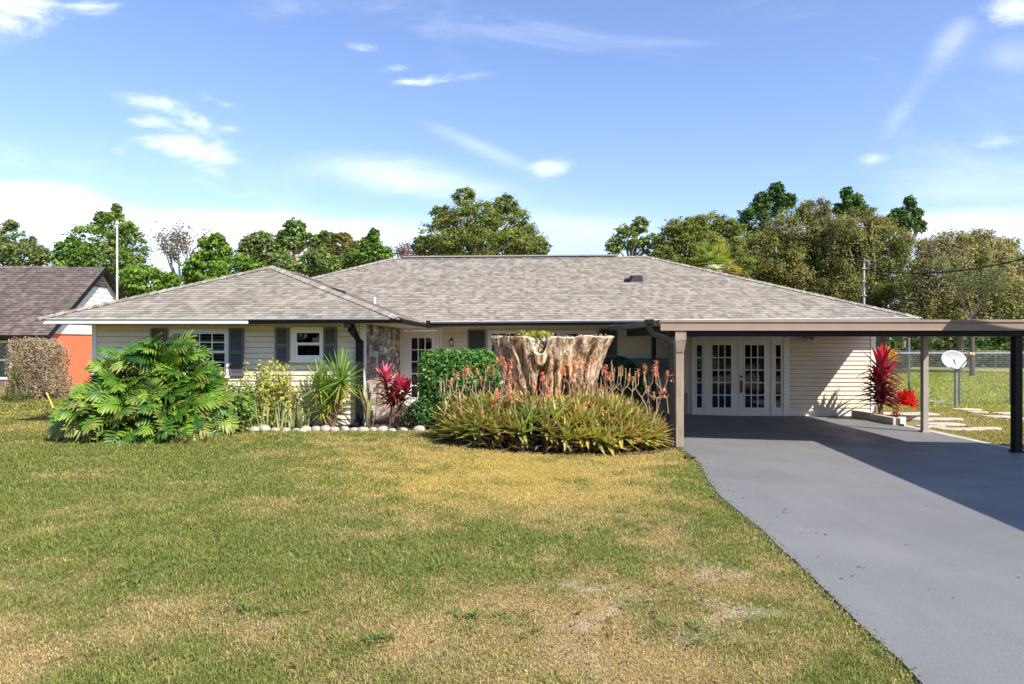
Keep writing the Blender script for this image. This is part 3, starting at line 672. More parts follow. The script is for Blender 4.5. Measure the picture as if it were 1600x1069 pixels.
# ================================================================ NEIGHBOUR HOUSE
nb_=thing('neighbour_house',(-22,30,0.2),'neighbouring brick house with brown gable roof and orange side wall','house')
Y1,Y2,Y3=26.5,30.3,34.1; XR=-17.4; ZE=PZ(524,Y1); ZR=PZ(417,Y2)
mb=MB(); roof_plane(mb,[(-34,Y1,ZE),(XR,Y1,ZE),(XR,Y2,ZR),(-34,Y2,ZR)],.15,.016); roof_plane(mb,[(XR,Y3,ZE),(-34,Y3,ZE),(-34,Y2,ZR),(XR,Y2,ZR)],.15,.016)
cap_strip(mb,(-34,Y2,ZR),(XR-1.6,Y2,ZR),(0,-.78,1),(0,.78,1),.16,.25)
mb.build('roof',ROOFN,nb_)
mb=MB()
for (ya,za,yb_,zb_) in ((Y1-.05,ZE-.04,Y2,ZR-.0),(Y2,ZR-.0,Y3+.05,ZE-.04)):
    mb.hexa([(XR-.02,ya,za-.2),(XR+.03,ya,za-.2),(XR+.03,yb_,zb_-.2),(XR-.02,yb_,zb_-.2)],[(XR-.02,ya,za),(XR+.03,ya,za),(XR+.03,yb_,zb_),(XR-.02,yb_,zb_)])
mb.box(-34,XR+.02,Y1-.07,Y1-.02,ZE-.2,ZE-.02)
gutter(mb,(-34,Y1-.07,0),(XR+.02,Y1-.07,0),ZE+.0,ZE+.0,.13,.12)
mb.build('fascia',BLACK,nb_)
XG=XR-.35
mb=MB(); zt=ZR-.25; k=0; ex_=.2; zz=2.5
slope=(ZR-ZE)/(Y2-Y1)
while zz<zt:
    ya=Y1+(zz-ZE+.05)/slope; yc=2*Y2-ya; z2=min(zz+ex_,zt); yb_=Y1+(z2-ZE+.05)/slope; yd=2*Y2-yb_
    mb.add([(XG+.03,ya,zz),(XG+.03,yc,zz),(XG+.008,yd,z2),(XG+.008,yb_,z2),(XG,ya,zz),(XG,yc,zz)],[(0,1,2,3),(4,5,1,0)]); zz+=ex_
mb.box(XG-.01,XG+.05,Y1+.45,Y3-.45,2.28,2.52)
mb.build('gable_siding',WHITEV,nb_)
mb=MB(); zv0,zv1=ZR-.80,ZR-.40; zz=zv0
while zz<zv1:
    hw=(ZR-.28-zz)/slope; mb.hexa([(XG+.0,Y2-hw,zz),(XG+.07,Y2-hw,zz-.02),(XG+.07,Y2+hw,zz-.02),(XG+.0,Y2+hw,zz)],[(XG+.0,Y2-hw,zz+.05),(XG+.075,Y2-hw,zz+.0),(XG+.075,Y2+hw,zz+.0),(XG+.0,Y2+hw,zz+.05)]); zz+=.1
mb.box(XG+.0,XG+.05,Y2-.62,Y2+.62,zv0-.06,zv0-.0)
mb.build('gable_vent',mat('louvre_brown',(.13,.09,.07),.7),nb_)
mb=MB(); mb.box(XG-.1,XG,Y1+.5,Y3-.5,0,2.279); mb.build('side_wall',mat('orange_stucco',(.80,.165,.075),.8,.06,2,.3,60),nb_)
m,nt,p=newmat('brick'); L=nt.links.new; tc=N(nt,'ShaderNodeTexCoord'); mp=N(nt,'ShaderNodeMapping'); mp.inputs['Rotation'].default_value=(math.pi/2,0,0); L(tc.outputs['Object'],mp.inputs[0])
bt=N(nt,'ShaderNodeTexBrick'); bt.inputs['Scale'].default_value=1; bt.inputs['Brick Width'].default_value=.21; bt.inputs['Row Height'].default_value=.075; bt.inputs['Mortar Size'].default_value=.008
bt.inputs['Color1'].default_value=(.2,.075,.05,1); bt.inputs['Color2'].default_value=(.1,.05,.04,1); bt.inputs['Mortar'].default_value=(.3,.26,.22,1); L(mp.outputs[0],bt.inputs[0]); L(bt.outputs[0],p.inputs['Base Color']); p.inputs['Roughness'].default_value=.9
YN=Y1+.5
wn=[(PX(-30,YN),PX(19,YN),PZ(593,YN),PZ(532,YN))][0]
mb=MB(); mb.box(-34,wn[0],YN,YN+.15,0,2.26); mb.box(wn[1],XG-.101,YN,YN+.15,0,2.26); mb.box(wn[0],wn[1],YN,YN+.15,0,wn[2]); mb.box(wn[0],wn[1],YN,YN+.15,wn[3],2.26)
mb.box(-34,-33.8,YN+.2,Y3-.5,0,2.3); mb.box(-33.8,XG-.1,Y3-.6,Y3-.5,0,2.3)
mb.build('brick_wall',m,nb_)
mb=MB(); ring(mb,wn[0],wn[1],wn[2],wn[3],.09,YN-.03,YN+.1); mb.box(wn[0]+.09,wn[1]-.09,YN-.01,YN+.08,(wn[2]+wn[3])/2-.04,(wn[2]+wn[3])/2+.04)
w_=mb.build('window',WHITEV,nb_); mb=MB(); mb.box(wn[0]+.05,wn[1]-.05,YN+.03,YN+.035,wn[2]+.05,wn[3]-.05); mb.build('pane',GLASS,w_)
mb=MB(); mb.box(wn[0],wn[1],YN+.2,YN+.22,wn[2],wn[3]); mb.build('blind',BLIND,w_)
mb=MB(); mb.box(PX(21,YN),PX(37,YN),YN-.04,YN-.005,wn[2],wn[3]); mb.build('shutter',BLACK,nb_)
mb=MB(); mb.recttube([P3(66,525,Y1-.1),P3(66,529,Y1-.1),P3(74,541,YN-.08),P3(74,612,YN-.08)],.1,.08); mb.build('downspout',BLACK,nb_)
mb=MB(); mb.box(-34,XR-.05,Y1,YN,ZE-.16,ZE-.13); mb.build('soffit',SOFFIT,nb_)
# ================================================================ PLANTS: helpers
def unit(a): return a/np.maximum(np.linalg.norm(a,axis=-1,keepdims=True),1e-9)
def leafcards(P, Nn, size, colr, aspect=.55, bend=.15, along=None):
    "one small rhombic leaf per point; P,Nn (n,3)"
    n=len(P); r=rng.normal(size=(n,3)) if along is None else along
    u=unit(r-np.sum(r*Nn,1,keepdims=True)*Nn); w=np.cross(Nn,u); s=np.asarray(size).reshape(-1,1)
    V=np.empty((n,4,3)); V[:,0]=P-u*s*.5; V[:,1]=P+w*s*.5*aspect+Nn*s*bend; V[:,2]=P+u*s*.5-Nn*s*bend*.5; V[:,3]=P-w*s*.5*aspect+Nn*s*bend
    return V.reshape(-1,3), np.repeat(colr,4,0)
def palette(n, cols, w=None, jit=.15):
    c=np.array(cols)[rng.choice(len(cols),n,p=w)]; c=c*.6+c.mean(0)*.4 if n>1500 else c
    return np.clip(c*(1+rng.normal(size=(n,1))*jit),.005,1)
def crown(ells, leaf, cols, dens=1.0, clump=(.12,.27), w=None, fill=.55, up=.5, droop=0):
    "ells: list of (centre, radii). Leaves sit on many small clumps spread through each ellipsoid."
    VV=[];CC=[];cent=[]
    for c,r in ells:
        c=np.array(c,float); r=np.array(r,float); R=r.mean()
        area=4*math.pi*R*R; nc=max(12,int(area*dens/(R*.21)**2/2.6)); nc=min(nc,140)
        d=unit(rng.normal(size=(nc,3))); rad=rng.uniform(fill,1,size=(nc,1))**.6*np.where(rng.random((nc,1))<.25,rng.uniform(1,1.22,size=(nc,1)),1)
        cc=c+d*rad*r*.92; cr=R*rng.uniform(clump[0],clump[1],size=nc); cent.append(cc)
        tone=rng.normal(size=nc)*.16
        for k in range(nc):
            nl=int(4*math.pi*cr[k]**2/(leaf*leaf*.5)*.60*dens)+6
            dd=unit(rng.normal(size=(nl,3))); dd[:,2]=np.where(rng.random(nl)<.35,np.abs(dd[:,2]),dd[:,2])
            q=cr[k]*np.clip(np.abs(rng.normal(.72,.38,size=(nl,1))),.1,1.75); p=cc[k]+dd*q*np.array([1.25,1.25,.72])
            if droop: p[:,2]-=rng.random(nl)**2*droop
            nn=unit(dd*.9+rng.normal(size=(nl,3))*.38+np.array([0,0,up]))
            cc_=np.array(cols); cb=cc_[rng.integers(len(cc_))]; col=(palette(nl,cols,w,.1)*.4+cb*.6)*(1+tone[k])
            v,cl=leafcards(p,nn,leaf*rng.uniform(.6,1.3,nl),col); VV.append(v); CC.append(cl)
    return np.concatenate(VV),np.concatenate(CC),np.concatenate(cent)
def tree(name,label,cat,Y,ells,trunk,leaf,cols,dens=1,w=None,group=None,tr=.22,nb=14,depth=.8,droop=0,tcol=BARK,fill=.5,clump=(.12,.27)):
    "ells in survey pixels (cx,cy,rx,ry); trunk (px at foot, px at fork, py at fork)"
    E=[]
    for (cx,cy,rx,ry) in ells:
        E.append(((PX(cx,Y),Y+random.uniform(-.3,.3)*rx*Y/F,PZ(cy,Y)),(rx*Y/F,rx*Y/F*depth,ry*Y/F)))
    x0=PX(trunk[0],Y); g_=ground(x0,Y); t=thing(name,(x0,Y,g_),label,cat,group)
    V,C,cent=crown(E,leaf,cols,dens,w=w,droop=droop,fill=fill,clump=clump)
    raw_mesh('crown',V,4,TREEM,C,t)
    mb=MB(); fk=Vector((PX(trunk[1],Y),Y,PZ(trunk[2],Y))); ft=Vector((x0,Y,g_-.1)); mid=(ft+fk)/2+Vector((random.uniform(-.2,.2),0,0))
    mb.tube([ft,ft+Vector((0,0,.4)),mid,fk],[tr*1.6,tr*1.15,tr,tr*.8],10)
    for k in rng.choice(len(cent),min(nb,len(cent)),replace=False):
        e=Vector(cent[k]); 
        m1=fk.lerp(e,.4)+Vector((random.uniform(-.1,.1),random.uniform(-.1,.1),.12))*(e-fk).length*.6
        mb.tube([fk,m1,e],[tr*.5,tr*.3,tr*.1],6)
    mb.build('trunk',tcol,t,smooth=True)
    return t
# ================================================================ TREES behind
G1=[(.17,.29,.035),(.25,.38,.05),(.12,.21,.03)]; G2=[(.19,.24,.045),(.25,.29,.05),(.12,.17,.035)]
OL=[(.21,.20,.06),(.27,.25,.075),(.13,.13,.045),(.26,.21,.10)]; DK=[(.075,.14,.035),(.115,.19,.045),(.05,.095,.028)]
BR_=[(.34,.28,.14),(.42,.35,.19),(.24,.22,.08),(.32,.24,.14)]; SM=[(.19,.25,.08),(.26,.32,.11),(.14,.18,.07)]
GR='trees behind the houses'
tree('oak_tree','sparse grey green tree at the far left above the neighbouring roof ridge','tree',48,[(14,378,26,28),(45,385,14,16),(40,400,38,22),(4,400,30,30),(64,402,16,18),(18,352,10,8)],(25,25,430),.22,SM+[(.24,.24,.09)],.75,group=GR)
tree('oak_tree','tall pointed green tree behind the gable of the neighbouring house','tree',46,[(172,354,24,26),(182,333,9,16),(160,342,12,12),(150,378,38,32),(205,385,26,34),(200,360,14,14),(175,410,48,28),(195,432,34,20)],(178,176,430),.2,G1+SM,.8,group=GR)
tree('round_tree','low dark green tree left of the tall pointed one','tree',44,[(107,396,20,22),(126,400,22,24),(96,410,14,14),(112,378,8,10),(118,410,34,18)],(110,110,440),.2,DK+G1,1,group=GR)
tree('round_tree','low bright green tree just right of the thin white mast','tree',33,[(238,446,46,26),(206,440,22,30),(262,440,20,16),(225,428,22,12)],(235,235,480),.2,G1+[(.13,.2,.035)],1,group=GR)
tree('round_tree','bright green lumpy tree above the left end of the wing roof','tree',38,[(335,392,26,24),(322,420,34,30),(362,422,38,28),(340,376,12,12),(305,432,18,20),(345,440,60,18)],(335,335,450),.2,G1+[(.12,.2,.03)],1.05,group=GR)
tree('round_tree','thin pale green tree between the lumpy tree and the high crown','tree',50,[(393,385,16,18),(405,374,14,14),(418,390,20,28),(385,400,20,26),(432,404,24,26),(410,422,34,22),(440,385,10,12)],(405,405,440),.22,SM+G2,.95,group=GR)
tree('broadleaf_tree','rounded tree with a bare forked trunk above the wing roof','tree',42,[(462,356,17,15),(445,370,14,13),(482,374,22,12),(460,380,20,12),(506,368,8,8)],(463,462,398),.22,DK+G1+SM,.8,group=GR,tr=.3,tcol=mat('pale_bark',(.34,.25,.17),.9,.3,3,.6,12))
tree('broadleaf_tree','yellow green feathery tree beside the bare trunk','tree',40,[(483,412,24,22),(440,410,24,16),(520,418,30,18),(465,425,30,14),(500,402,18,14)],(484,484,440),.18,[(.15,.21,.05),(.19,.25,.07)],.8,group=GR)
tree('broadleaf_tree','reddish olive tree right of the rounded crown','tree',46,[(525,382,28,18),(505,395,24,22),(548,395,26,20),(535,372,14,9),(530,410,40,20)],(525,525,440),.22,OL+G2+[(.2,.11,.06)],.95,group=GR)
tree('broadleaf_tree','dense dark green tree beside the left end of the main ridge','tree',40,[(580,388,18,20),(592,400,24,18),(570,402,26,20),(584,369,9,13),(572,380,8,10),(550,415,30,16)],(580,580,440),.2,DK+G1,1.0,group=GR)
tree('broadleaf_tree','large spreading olive green oak above the middle of the roof','tree',42,[(735,345,52,36),(700,372,44,34),(790,350,44,34),(815,376,40,28),(838,388,24,20),(665,385,24,18),(750,385,80,28),(725,308,18,14),(790,318,20,16),(690,335,18,16)],(750,750,420),.16,G2+OL[:2]+[(.13,.19,.035)],.9,group=GR,tr=.35,nb=26)
tree('broadleaf_tree','small grey green tree at the left of the right hand tree line','tree',50,[(985,372,28,22),(1000,352,14,14),(960,385,16,14),(1018,382,20,20)],(985,985,420),.22,SM+G2,.8,group=GR)
tree('broadleaf_tree','broad olive green tree behind the fan palm','tree',48,[(1075,360,40,22),(1110,352,36,20),(1050,378,26,26),(1135,372,30,34),(1090,385,40,24),(1060,400,40,22),(1125,415,50,30)],(1090,1090,430),.17,G2+OL[:2],.95,group=GR,nb=20)
tree('cedar_tree','tall dark green tree rising behind the olive oaks, left top','tree',60,[(1205,322,22,20),(1212,300,12,14),(1190,312,14,12),(1178,345,24,28),(1230,315,14,12),(1160,385,34,40)],(1195,1195,440),.28,DK,1.0,group=GR,nb=18)
tree('cedar_tree','dark green tree top poking out in the middle of the right tree line','tree',60,[(1328,320,16,18),(1322,304,9,12),(1345,332,20,14),(1338,312,10,10),(1310,328,12,12)],(1325,1325,420),.26,DK,.85,clump=(.14,.34),fill=.2,group=GR)
tree('cedar_tree','dark green tree top at the right end of the olive oaks','tree',60,[(1408,338,16,18),(1421,318,9,14),(1432,335,10,12),(1436,354,10,12),(1392,344,12,10),(1415,350,18,16)],(1410,1410,420),.26,DK,.85,clump=(.14,.34),fill=.2,group=GR)
tree('live_oak','huge olive live oak, left one of the pair behind the hip end','tree',50,[(1245,360,52,40),(1215,400,50,46),(1270,330,28,20),(1260,420,60,40),(1195,430,40,34),(1290,385,40,50),(1250,455,60,30),(1180,400,30,40),(1160,430,30,30)],(1268,1262,470),.165,OL+G2[:1],.95,group=GR,tr=.45,nb=30,droop=.5)
tree('live_oak','huge olive live oak, right one of the pair behind the power mast','tree',48,[(1345,360,54,38),(1385,375,46,40),(1330,400,46,50),(1400,420,40,50),(1350,440,60,40),(1385,470,50,30),(1310,455,40,30)],(1378,1362,480),.16,OL+G2[:1],.95,group=GR,tr=.45,nb=30,droop=.6)
tree('mossy_oak','pale brown thinning oak hung with grey moss, left of the far right pair','tree',44,[(1465,420,50,36),(1500,392,44,24),(1485,372,34,14),(1450,382,20,12),(1450,465,50,34),(1520,430,50,40),(1500,475,60,30),(1450,490,60,24)],(1500,1505,470),.15,BR_+SM[:1],.9,group=GR,tr=.2,nb=34,droop=1.3,fill=.3)
tree('mossy_oak','pale brown thinning oak hung with grey moss, at the right edge','tree',44,[(1575,415,46,34),(1545,388,34,22),(1530,368,26,12),(1575,378,22,10),(1600,450,50,40),(1560,470,50,34),(1640,420,50,40)],(1590,1590,480),.15,BR_+SM[:1],.9,group=GR,tr=.22,nb=34,droop=1.3,fill=.3)
V_o,C_o,_c=crown([((x_,-30+random.uniform(-3,3),4+random.uniform(-1,1)),(5,3,5.5)) for x_ in range(-34,42,7)],.6,DK,1.0)
tag(raw_mesh('far_wood',V_o,4,TREEM,C_o),'dark wood across the street, mirrored in the door glass','trees',kind='stuff')
# bare tree
def bare(name,label,Y,px0,px1,pytop,pybase,col,group,n=9,tr=.14,leafc=None):
    x0=PX((px0+px1)/2+14,Y); g_=ground(x0,Y); t=thing(name,(x0,Y,g_),label,'tree',group); mb=MB()
    P=[];C=[]
    def br(p,d,L,r,dep):
        L*=.8; pts=[p];rr=[r];q=p.copy();dd=d.copy()
        for i in range(4):
            dd=(dd+Vector((random.uniform(-.25,.25),random.uniform(-.25,.25),random.uniform(-.03,.2)))).normalized(); q=q+dd*L/4; pts.append(q.copy()); rr.append(r*(1-.17*(i+1)))
            if dep>0 and i>0:
                s=(dd+Vector((random.uniform(-.9,.9),random.uniform(-.9,.9),random.uniform(-.1,.5)))).normalized(); br(q,s,L*random.uniform(.4,.62),r*.45,dep-1)
        mb.tube(pts,rr,5,cap=False)
        if dep==0: P.append(q.copy())
    top=PZ(pytop,Y); base=PZ(pybase,Y); mb.tube([(x0,Y,g_-.1),(x0,Y,base)],[tr*1.6,tr*1.1],8)
    for k in range(n):
        a=(k/(n-1)-.5)*1.5; br(Vector((x0,Y,base)),Vector((a,random.uniform(-.3,.3),1)).normalized(),(top-base)*random.uniform(.62,.86),tr*.62,3)
    mb.build('trunk',mat('grey_branch',col,.9,.25,5),t)
    if leafc:
        Q=np.repeat(np.array([tuple(p) for p in P]),7,0)+rng.normal(size=(len(P)*7,3))*.22
        v,c=leafcards(Q,unit(rng.normal(size=Q.shape)+np.array([0,0,.3])),.17,palette(len(Q),leafc)); raw_mesh('crown',v,4,TREEM,c,t)
    return t
bare('bare_tree','leafless grey tree with twiggy branches against the clouds',44,228,304,345,440,(.27,.2,.17),GR,6,.13,[(.2,.13,.09),(.16,.15,.08)])
bare('bare_tree','small reddish bare tree by the left end of the ridge',48,612,640,380,425,(.33,.18,.15),GR,5,.08,[(.3,.13,.1),(.24,.14,.09)])
bare('bare_tree','thin grey branched tree standing in the thinning oaks',40,1470,1540,392,500,(.10,.085,.07),GR,6,.09,[(.12,.14,.07),(.15,.16,.09)])
DK_SHADE=[(.035,.075,.02),(.05,.09,.025),(.07,.11,.03)]  # leaf greens darkened, the shade of the oaks painted into the colour
# understorey seen below the carport beam
for i,(px,py,rx,ry,Y,cols,l) in enumerate([(1388,556,30,26,52,DK_SHADE,'shade-painted dark shrub beyond the back lawn, just right of the house corner'),(1450,566,34,18,56,DK_SHADE,'shade-painted dark shrub beyond the back lawn, behind the dish'),(1540,562,40,18,55,DK_SHADE+G2,'green shrub beyond the back lawn, between dish and black post'),(1605,556,40,24,54,DK_SHADE+G2,'green shrub beyond the back lawn, right of the black post'),(1500,545,50,22,66,DK_SHADE,'shade-painted dark shrub far back behind the others'),(1590,538,60,26,68,DK_SHADE,'shade-painted dark shrub far back at the right edge'),(1410,540,50,26,66,DK_SHADE,'shade-painted dark shrub far back left of the dish'),(1680,550,60,30,60,DK_SHADE,'shade-painted dark shrub beyond the right edge of the lawn')]):
    tree('shrub',l,'shrub',Y,[(px,py,rx,ry),(px+rx*.6,py+ry*.3,rx*.6,ry*.7)],(px,px,585-4),.3,cols,.9,group='shrubs beyond the back lawn',tr=.08,nb=5)
# distant pale house
fh=thing('distant_house',(PX(1530,75),75,0),'pale distant house glimpsed under the trees beyond the back lawn','house')
mb=MB(); a0,a1=PX(1440,75),PX(1600,75); mb.box(a0,a1,75,83,0,PZ(541,75)); mb.build('wall',mat('far_stucco',(.5,.36,.25),.8),fh)
mb=MB(); mb.hexa([(a0-.6,74.4,PZ(541,75)),(a1+.6,74.4,PZ(541,75)),(a1+.6,83.6,PZ(541,75)),(a0-.6,83.6,PZ(541,75))],[(a0+2,78.9,PZ(523,75)),(a1-2,78.9,PZ(523,75)),(a1-2,79,PZ(523,75)),(a0+2,79,PZ(523,75))]); mb.build('roof',mat('far_roof',(.08,.07,.065),.9),fh)
for i,pp in enumerate((1462,1500,1545)):
    mb=MB(); mb.box(PX(pp,75),PX(pp+14,75),74.96,74.995,PZ(560,75),PZ(546,75)); mb.build('window',DARKIN,fh)
# fan palm
Y=36; px0,py0=1116,418; pc=Vector((PX(px0,Y),Y,PZ(py0,Y)))
pt=thing('fan_palm',(pc.x,Y,0),'yellow green fan palm whose head shows above the right roof slope','palm')
mb=MB(); mb.tube([(pc.x,Y,0),(pc.x+.05,Y,pc.z*.5),(pc.x,Y,pc.z-.3)],[.24,.2,.22],10); mb.build('trunk',BARK,pt,smooth=True)
mb=MB()
for k in range(64):
    el=random.uniform(-.75,1.4); az=random.uniform(0,6.283); d=Vector((math.cos(az)*math.cos(el),math.sin(az)*math.cos(el),math.sin(el))); L=random.uniform(.5,.95)
    hub=pc+d*L; mb.tube([pc,hub],[.02,.012],4)
    dry=el<-.15; c0=(.33,.22,.08) if dry else random.choice([(.26,.31,.07),(.34,.35,.08),(.20,.27,.05),(.42,.35,.1)]); c1=tuple(min(1,q*1.3) for q in c0) if not dry else (.42,.27,.1)
    side=d.cross(Vector((0,0,1))).normalized(); 
    for j in range(17):
        a=(j/16-.5)*3.4; dd=(d*math.cos(a)+side*math.sin(a)+Vector((0,0,.1))).normalized(); mb.strap(hub,dd,random.uniform(.62,.85)*(1-.12*abs(a)),.075,.5,3,.15,c0,c1)
mb.build('fronds',LEAFM,pt)
# ================================================================ PHILODENDRON
def selloum_leaf(mb, base, d, up, L, col, tip):
    wk=random.uniform(.85,1.15)
    "deeply cut leaf: a curved rib with finger lobes either side"
    d=Vector(d).normalized(); up=Vector(up); side=d.cross(up).normalized(); nn=side.cross(d).normalized(); p=Vector(base); rib=[];dirs=[]
    n=11
    for i in range(n+1):
        rib.append(p.copy()); dirs.append((d.copy(),nn.copy())); p=p+d*L/n
        d=(d+Vector((0,0,-.075))-nn*.03).normalized(); nn=side.cross(d).normalized()
    vs=[];fs=[];cs=[]
    yel=tuple(min(1,a*b) for a,b in zip(col,(1.5,1.35,1.2)))
    for s in (-1,1):
        for i in range(0,n):
            t=i/n; ll=L*(.18+.44*math.sin(math.pi*min(1,(t*.82+.16)))**.9)*random.uniform(.85,1.1)
            a=1.75-1.35*t if i else 2.2
            dd,nm=dirs[i]; out=side*s; v=(dd*math.cos(a)+out*math.sin(a)).normalized(); w=L*.034*random.uniform(.85,1.2)*wk; pr=v.cross(nm).normalized()
            q=rib[i].lerp(rib[i+1],.3); b=len(vs); m=5
            lift=random.uniform(.10,.30); dr=random.uniform(.25,.55)
            for k in range(m+1):
                u=k/m; ww=w*(.75+.75*math.sin(u*2.6)-.75*u*u*u)*(1 if k<m else .2); wav=math.sin(u*5+i)*.012
                hh=nm*(lift*u-dr*u*u)*ll*.8+nm*wav
                c=q+v*ll*u+hh
                vs+=[c-pr*ww+nm*.25*ww,c,c+pr*ww+nm*.25*ww]; cc=tuple(x*(1-u*u*tip[3])+y*u*u*tip[3] for x,y in zip(col,tip[:3])); rc=tuple(x*.7+y*.3 for x,y in zip(cc,yel)); cs+=[cc,rc,cc]
            for k in range(m): j=b+k*3; fs+=[(j,j+1,j+4,j+3),(j+1,j+2,j+5,j+4)]
    # web along the rib
    b=len(vs)
    for i in range(n+1):
        t=i/n; ww=L*.06*(1-t*.75)+.006; nm=dirs[i][1]; vs+=[rib[i]-side*ww+nm*.015,rib[i],rib[i]+side*ww+nm*.015]; cs+=[col,yel,col]
    for i in range(n): j=b+i*3; fs+=[(j,j+1,j+4,j+3),(j+1,j+2,j+5,j+4)]
    mb.add(vs,fs,cs)
ph=thing('philodendron_bush',(-6.45,12.95,.25),'huge glossy green bush of deeply cut leaves in front of the left window','bush')
mbL=MB(); mbS=MB(); C0=Vector((-6.3,13.05,.2))
def hull(px):
    xs_=[78,100,140,190,235,262,285,320,345,372]; ys_=[655,600,548,572,524,530,532,572,600,640]
    return np.interp(px,xs_,ys_)
lob=[(-6.38,13.1,1.94,.68,.95),(-7.05,12.95,1.62,.62,.9),(-5.88,12.9,1.34,.52,.9),(-6.6,12.4,1.2,.9,.6),(-5.95,12.35,1.0,.6,.55),(-7.15,12.35,.85,.52,.6)]
nlv=0
for (lx,ly,lh,lrx,lry),cnt in zip(lob,(105,80,66,70,54,40)):
    for k in range(cnt):
        el=math.asin(random.uniform(-.05,1)); az=random.uniform(-math.pi*1.08,math.pi*.08) if random.random()<.82 else random.uniform(0,6.28)
        o=Vector((math.cos(az)*math.cos(el),math.sin(az)*math.cos(el),math.sin(el))); rr=random.uniform(.62,1.0)
        b=Vector((lx+o.x*lrx*rr*.78,ly+o.y*lry*rr*.75,.25+max(.12,(lh-.12)*(.15+.78*o.z*rr+.06*random.random()))))
        hor=Vector((o.x,o.y,0)); hor=hor.normalized() if hor.length>.1 else Vector((random.uniform(-1,1),-1,0)).normalized()
        d=(hor*1.0+Vector((random.uniform(-.6,.6),random.uniform(-.35,.25),.3+.95*o.z-.9*(1-o.z)*random.random()))).normalized()
        up=(Vector((random.uniform(-.2,.3),-.55,.6))+o*.6).normalized(); L=random.uniform(.33,.52)
        g=random.choice([(.035,.11,.012),(.055,.15,.016),(.085,.19,.02),(.025,.075,.011),(.15,.25,.03)])
        tip=(.36,.40,.04,random.choice([.0,.1,.3,.8])) if random.random()<.8 else (.3,.19,.06,.9)
        if b.z<.6 and random.random()<.25: g=(.2,.22,.05)
        selloum_leaf(mbL,b,d,up,L,g,tip); nlv+=1
        st=Vector((lx*.6+C0.x*.4,ly*.5+C0.y*.5,.3)); mbS.tube([st,st.lerp(b,.55)+Vector((0,0,.12)),b],[.018,.014,.009],5,(.1,.13,.04))
for px,Y_ in ((375,12.4),(366,12.5)):
    pass
mbL.build('leaves',GLOSSL,ph,smooth=True); mbS.build('stems',SUCC,ph)
# dry leaf pile below it
dl=MB()
for k in range(26):
    b=Vector((PX(random.uniform(268,330),11.75),11.75+random.uniform(-.1,.2),.27)); dl.strap(b,(random.uniform(-.8,.8),-.5,random.uniform(.3,1.1)),random.uniform(.18,.36),.035,.7,4,.2,random.choice([(.42,.25,.15),(.36,.26,.12),(.3,.3,.08)]),(.3,.2,.1))
tag(dl.build('dry_leaf_clump',DEADM),'withered pinkish brown leaf clump at the foot of the huge bush','dry leaves')
# ================================================================ STRAPPY PLANTS
def rosette(mb,c,n,L,w,cols,tip,el0=-.2,el1=1.45,droop=.5,axis=(0,0,1),seg=5,fold=.25,r0=.02,prof=None,Ljit=.2):
    c=Vector(c); A=Vector(axis).normalized(); q=Vector((0,0,1)).rotation_difference(A)
    for k in range(n):
        t=(k+.5)/n; el=el0+(el1-el0)*t; az=k*2.39996+random.uniform(-.3,.3)
        d=q@Vector((math.cos(az)*math.cos(el),math.sin(az)*math.cos(el),math.sin(el)))
        c0=random.choice(cols); l=L*random.uniform(1-Ljit,1+Ljit); mb.strap(c+d*r0,d,l,w*random.uniform(.8,1.15),droop*(1.1-t)*random.uniform(.6,1.3),seg,fold,c0,tip(c0,t) if tip else None,prof)
# yucca
Yk=13.88; yk=thing('yucca',(PX(520,Yk),Yk,.27),'spiky yucca with yellowing lower leaves beside the black downspout','yucca')
mb=MB(); ms_=MB(); YG=[(.20,.32,.06),(.27,.4,.08),(.15,.25,.05),(.34,.44,.11)]
for (px,py,n,L) in ((535,596,80,.64),(498,606,76,.56),(517,622,60,.5),(505,640,40,.38)):
    c=Vector((PX(px,Yk),Yk+random.uniform(-.12,.1),PZ(py,Yk)))
    rosette(mb,c,n,L,.04,YG,lambda c0,t:tuple(x*1.1 for x in c0),-.5,1.5,.30,seg=5,fold=.2,Ljit=.15)
    rosette(mb,c-Vector((0,0,.06)),int(n*.42),L*.7,.038,[(.5,.42,.05),(.34,.32,.06),(.46,.36,.08)],None,-1.25,-.35,1.1,seg=5,fold=.15)
    ms_.tube([(PX(515,Yk)+random.uniform(-.06,.06),Yk,.2),((c.x+PX(515,Yk))/2,Yk,.6),c],[.06,.055,.045],8,(.25,.16,.1))
mb.build('leaves',LEAFM,yk); ms_.build('stem',DEADM,yk)
def snake(name,label,spots,h,cols,grp=None):
    x_=np.mean([s[0] for s in spots]); y_=np.mean([s[1] for s in spots]); t=thing(name,(x_,y_,.26),label,'snake plant',grp); mb=MB()
    for (sx,sy,n) in spots:
        for k in range(n):
            L=h*random.uniform(.55,1.1); mb.strap((sx+random.uniform(-.09,.09),sy+random.uniform(-.08,.08),.24),(random.uniform(-.28,.28),random.uniform(-.25,.15),1),L,random.uniform(.038,.06),.08,6,.3,random.choice(cols),random.choice([(.5,.48,.2),(.3,.34,.14)]),prof=lambda t:(.55+.9*t-1.35*t**3)+.05,twist=random.uniform(-.6,.6))
    mb.build('leaves',SUCC,t); return t
SNK=[(.34,.4,.18),(.44,.48,.24),(.25,.33,.15),(.6,.58,.26)]
snake('snake_plant','upright mottled snake plants at the left end of the white rocks',[(PX(p,13.75),13.75+random.uniform(-.1,.1),7) for p in (402,412,424,436,444)],.62,SNK)
snake('snake_plant','pale striped snake plants between the leafy shrub and the yucca',[(PX(p,13.85),13.85+random.uniform(-.08,.1),7) for p in (452,462,470,478)],.55,SNK)
snake('snake_plant','thin dark snake plants by the stone wall corner',[(PX(574,13.98),13.98,9),(PX(580,14.1),14.1,7)],.86,[(.05,.065,.045),(.08,.08,.05),(.1,.07,.05)])
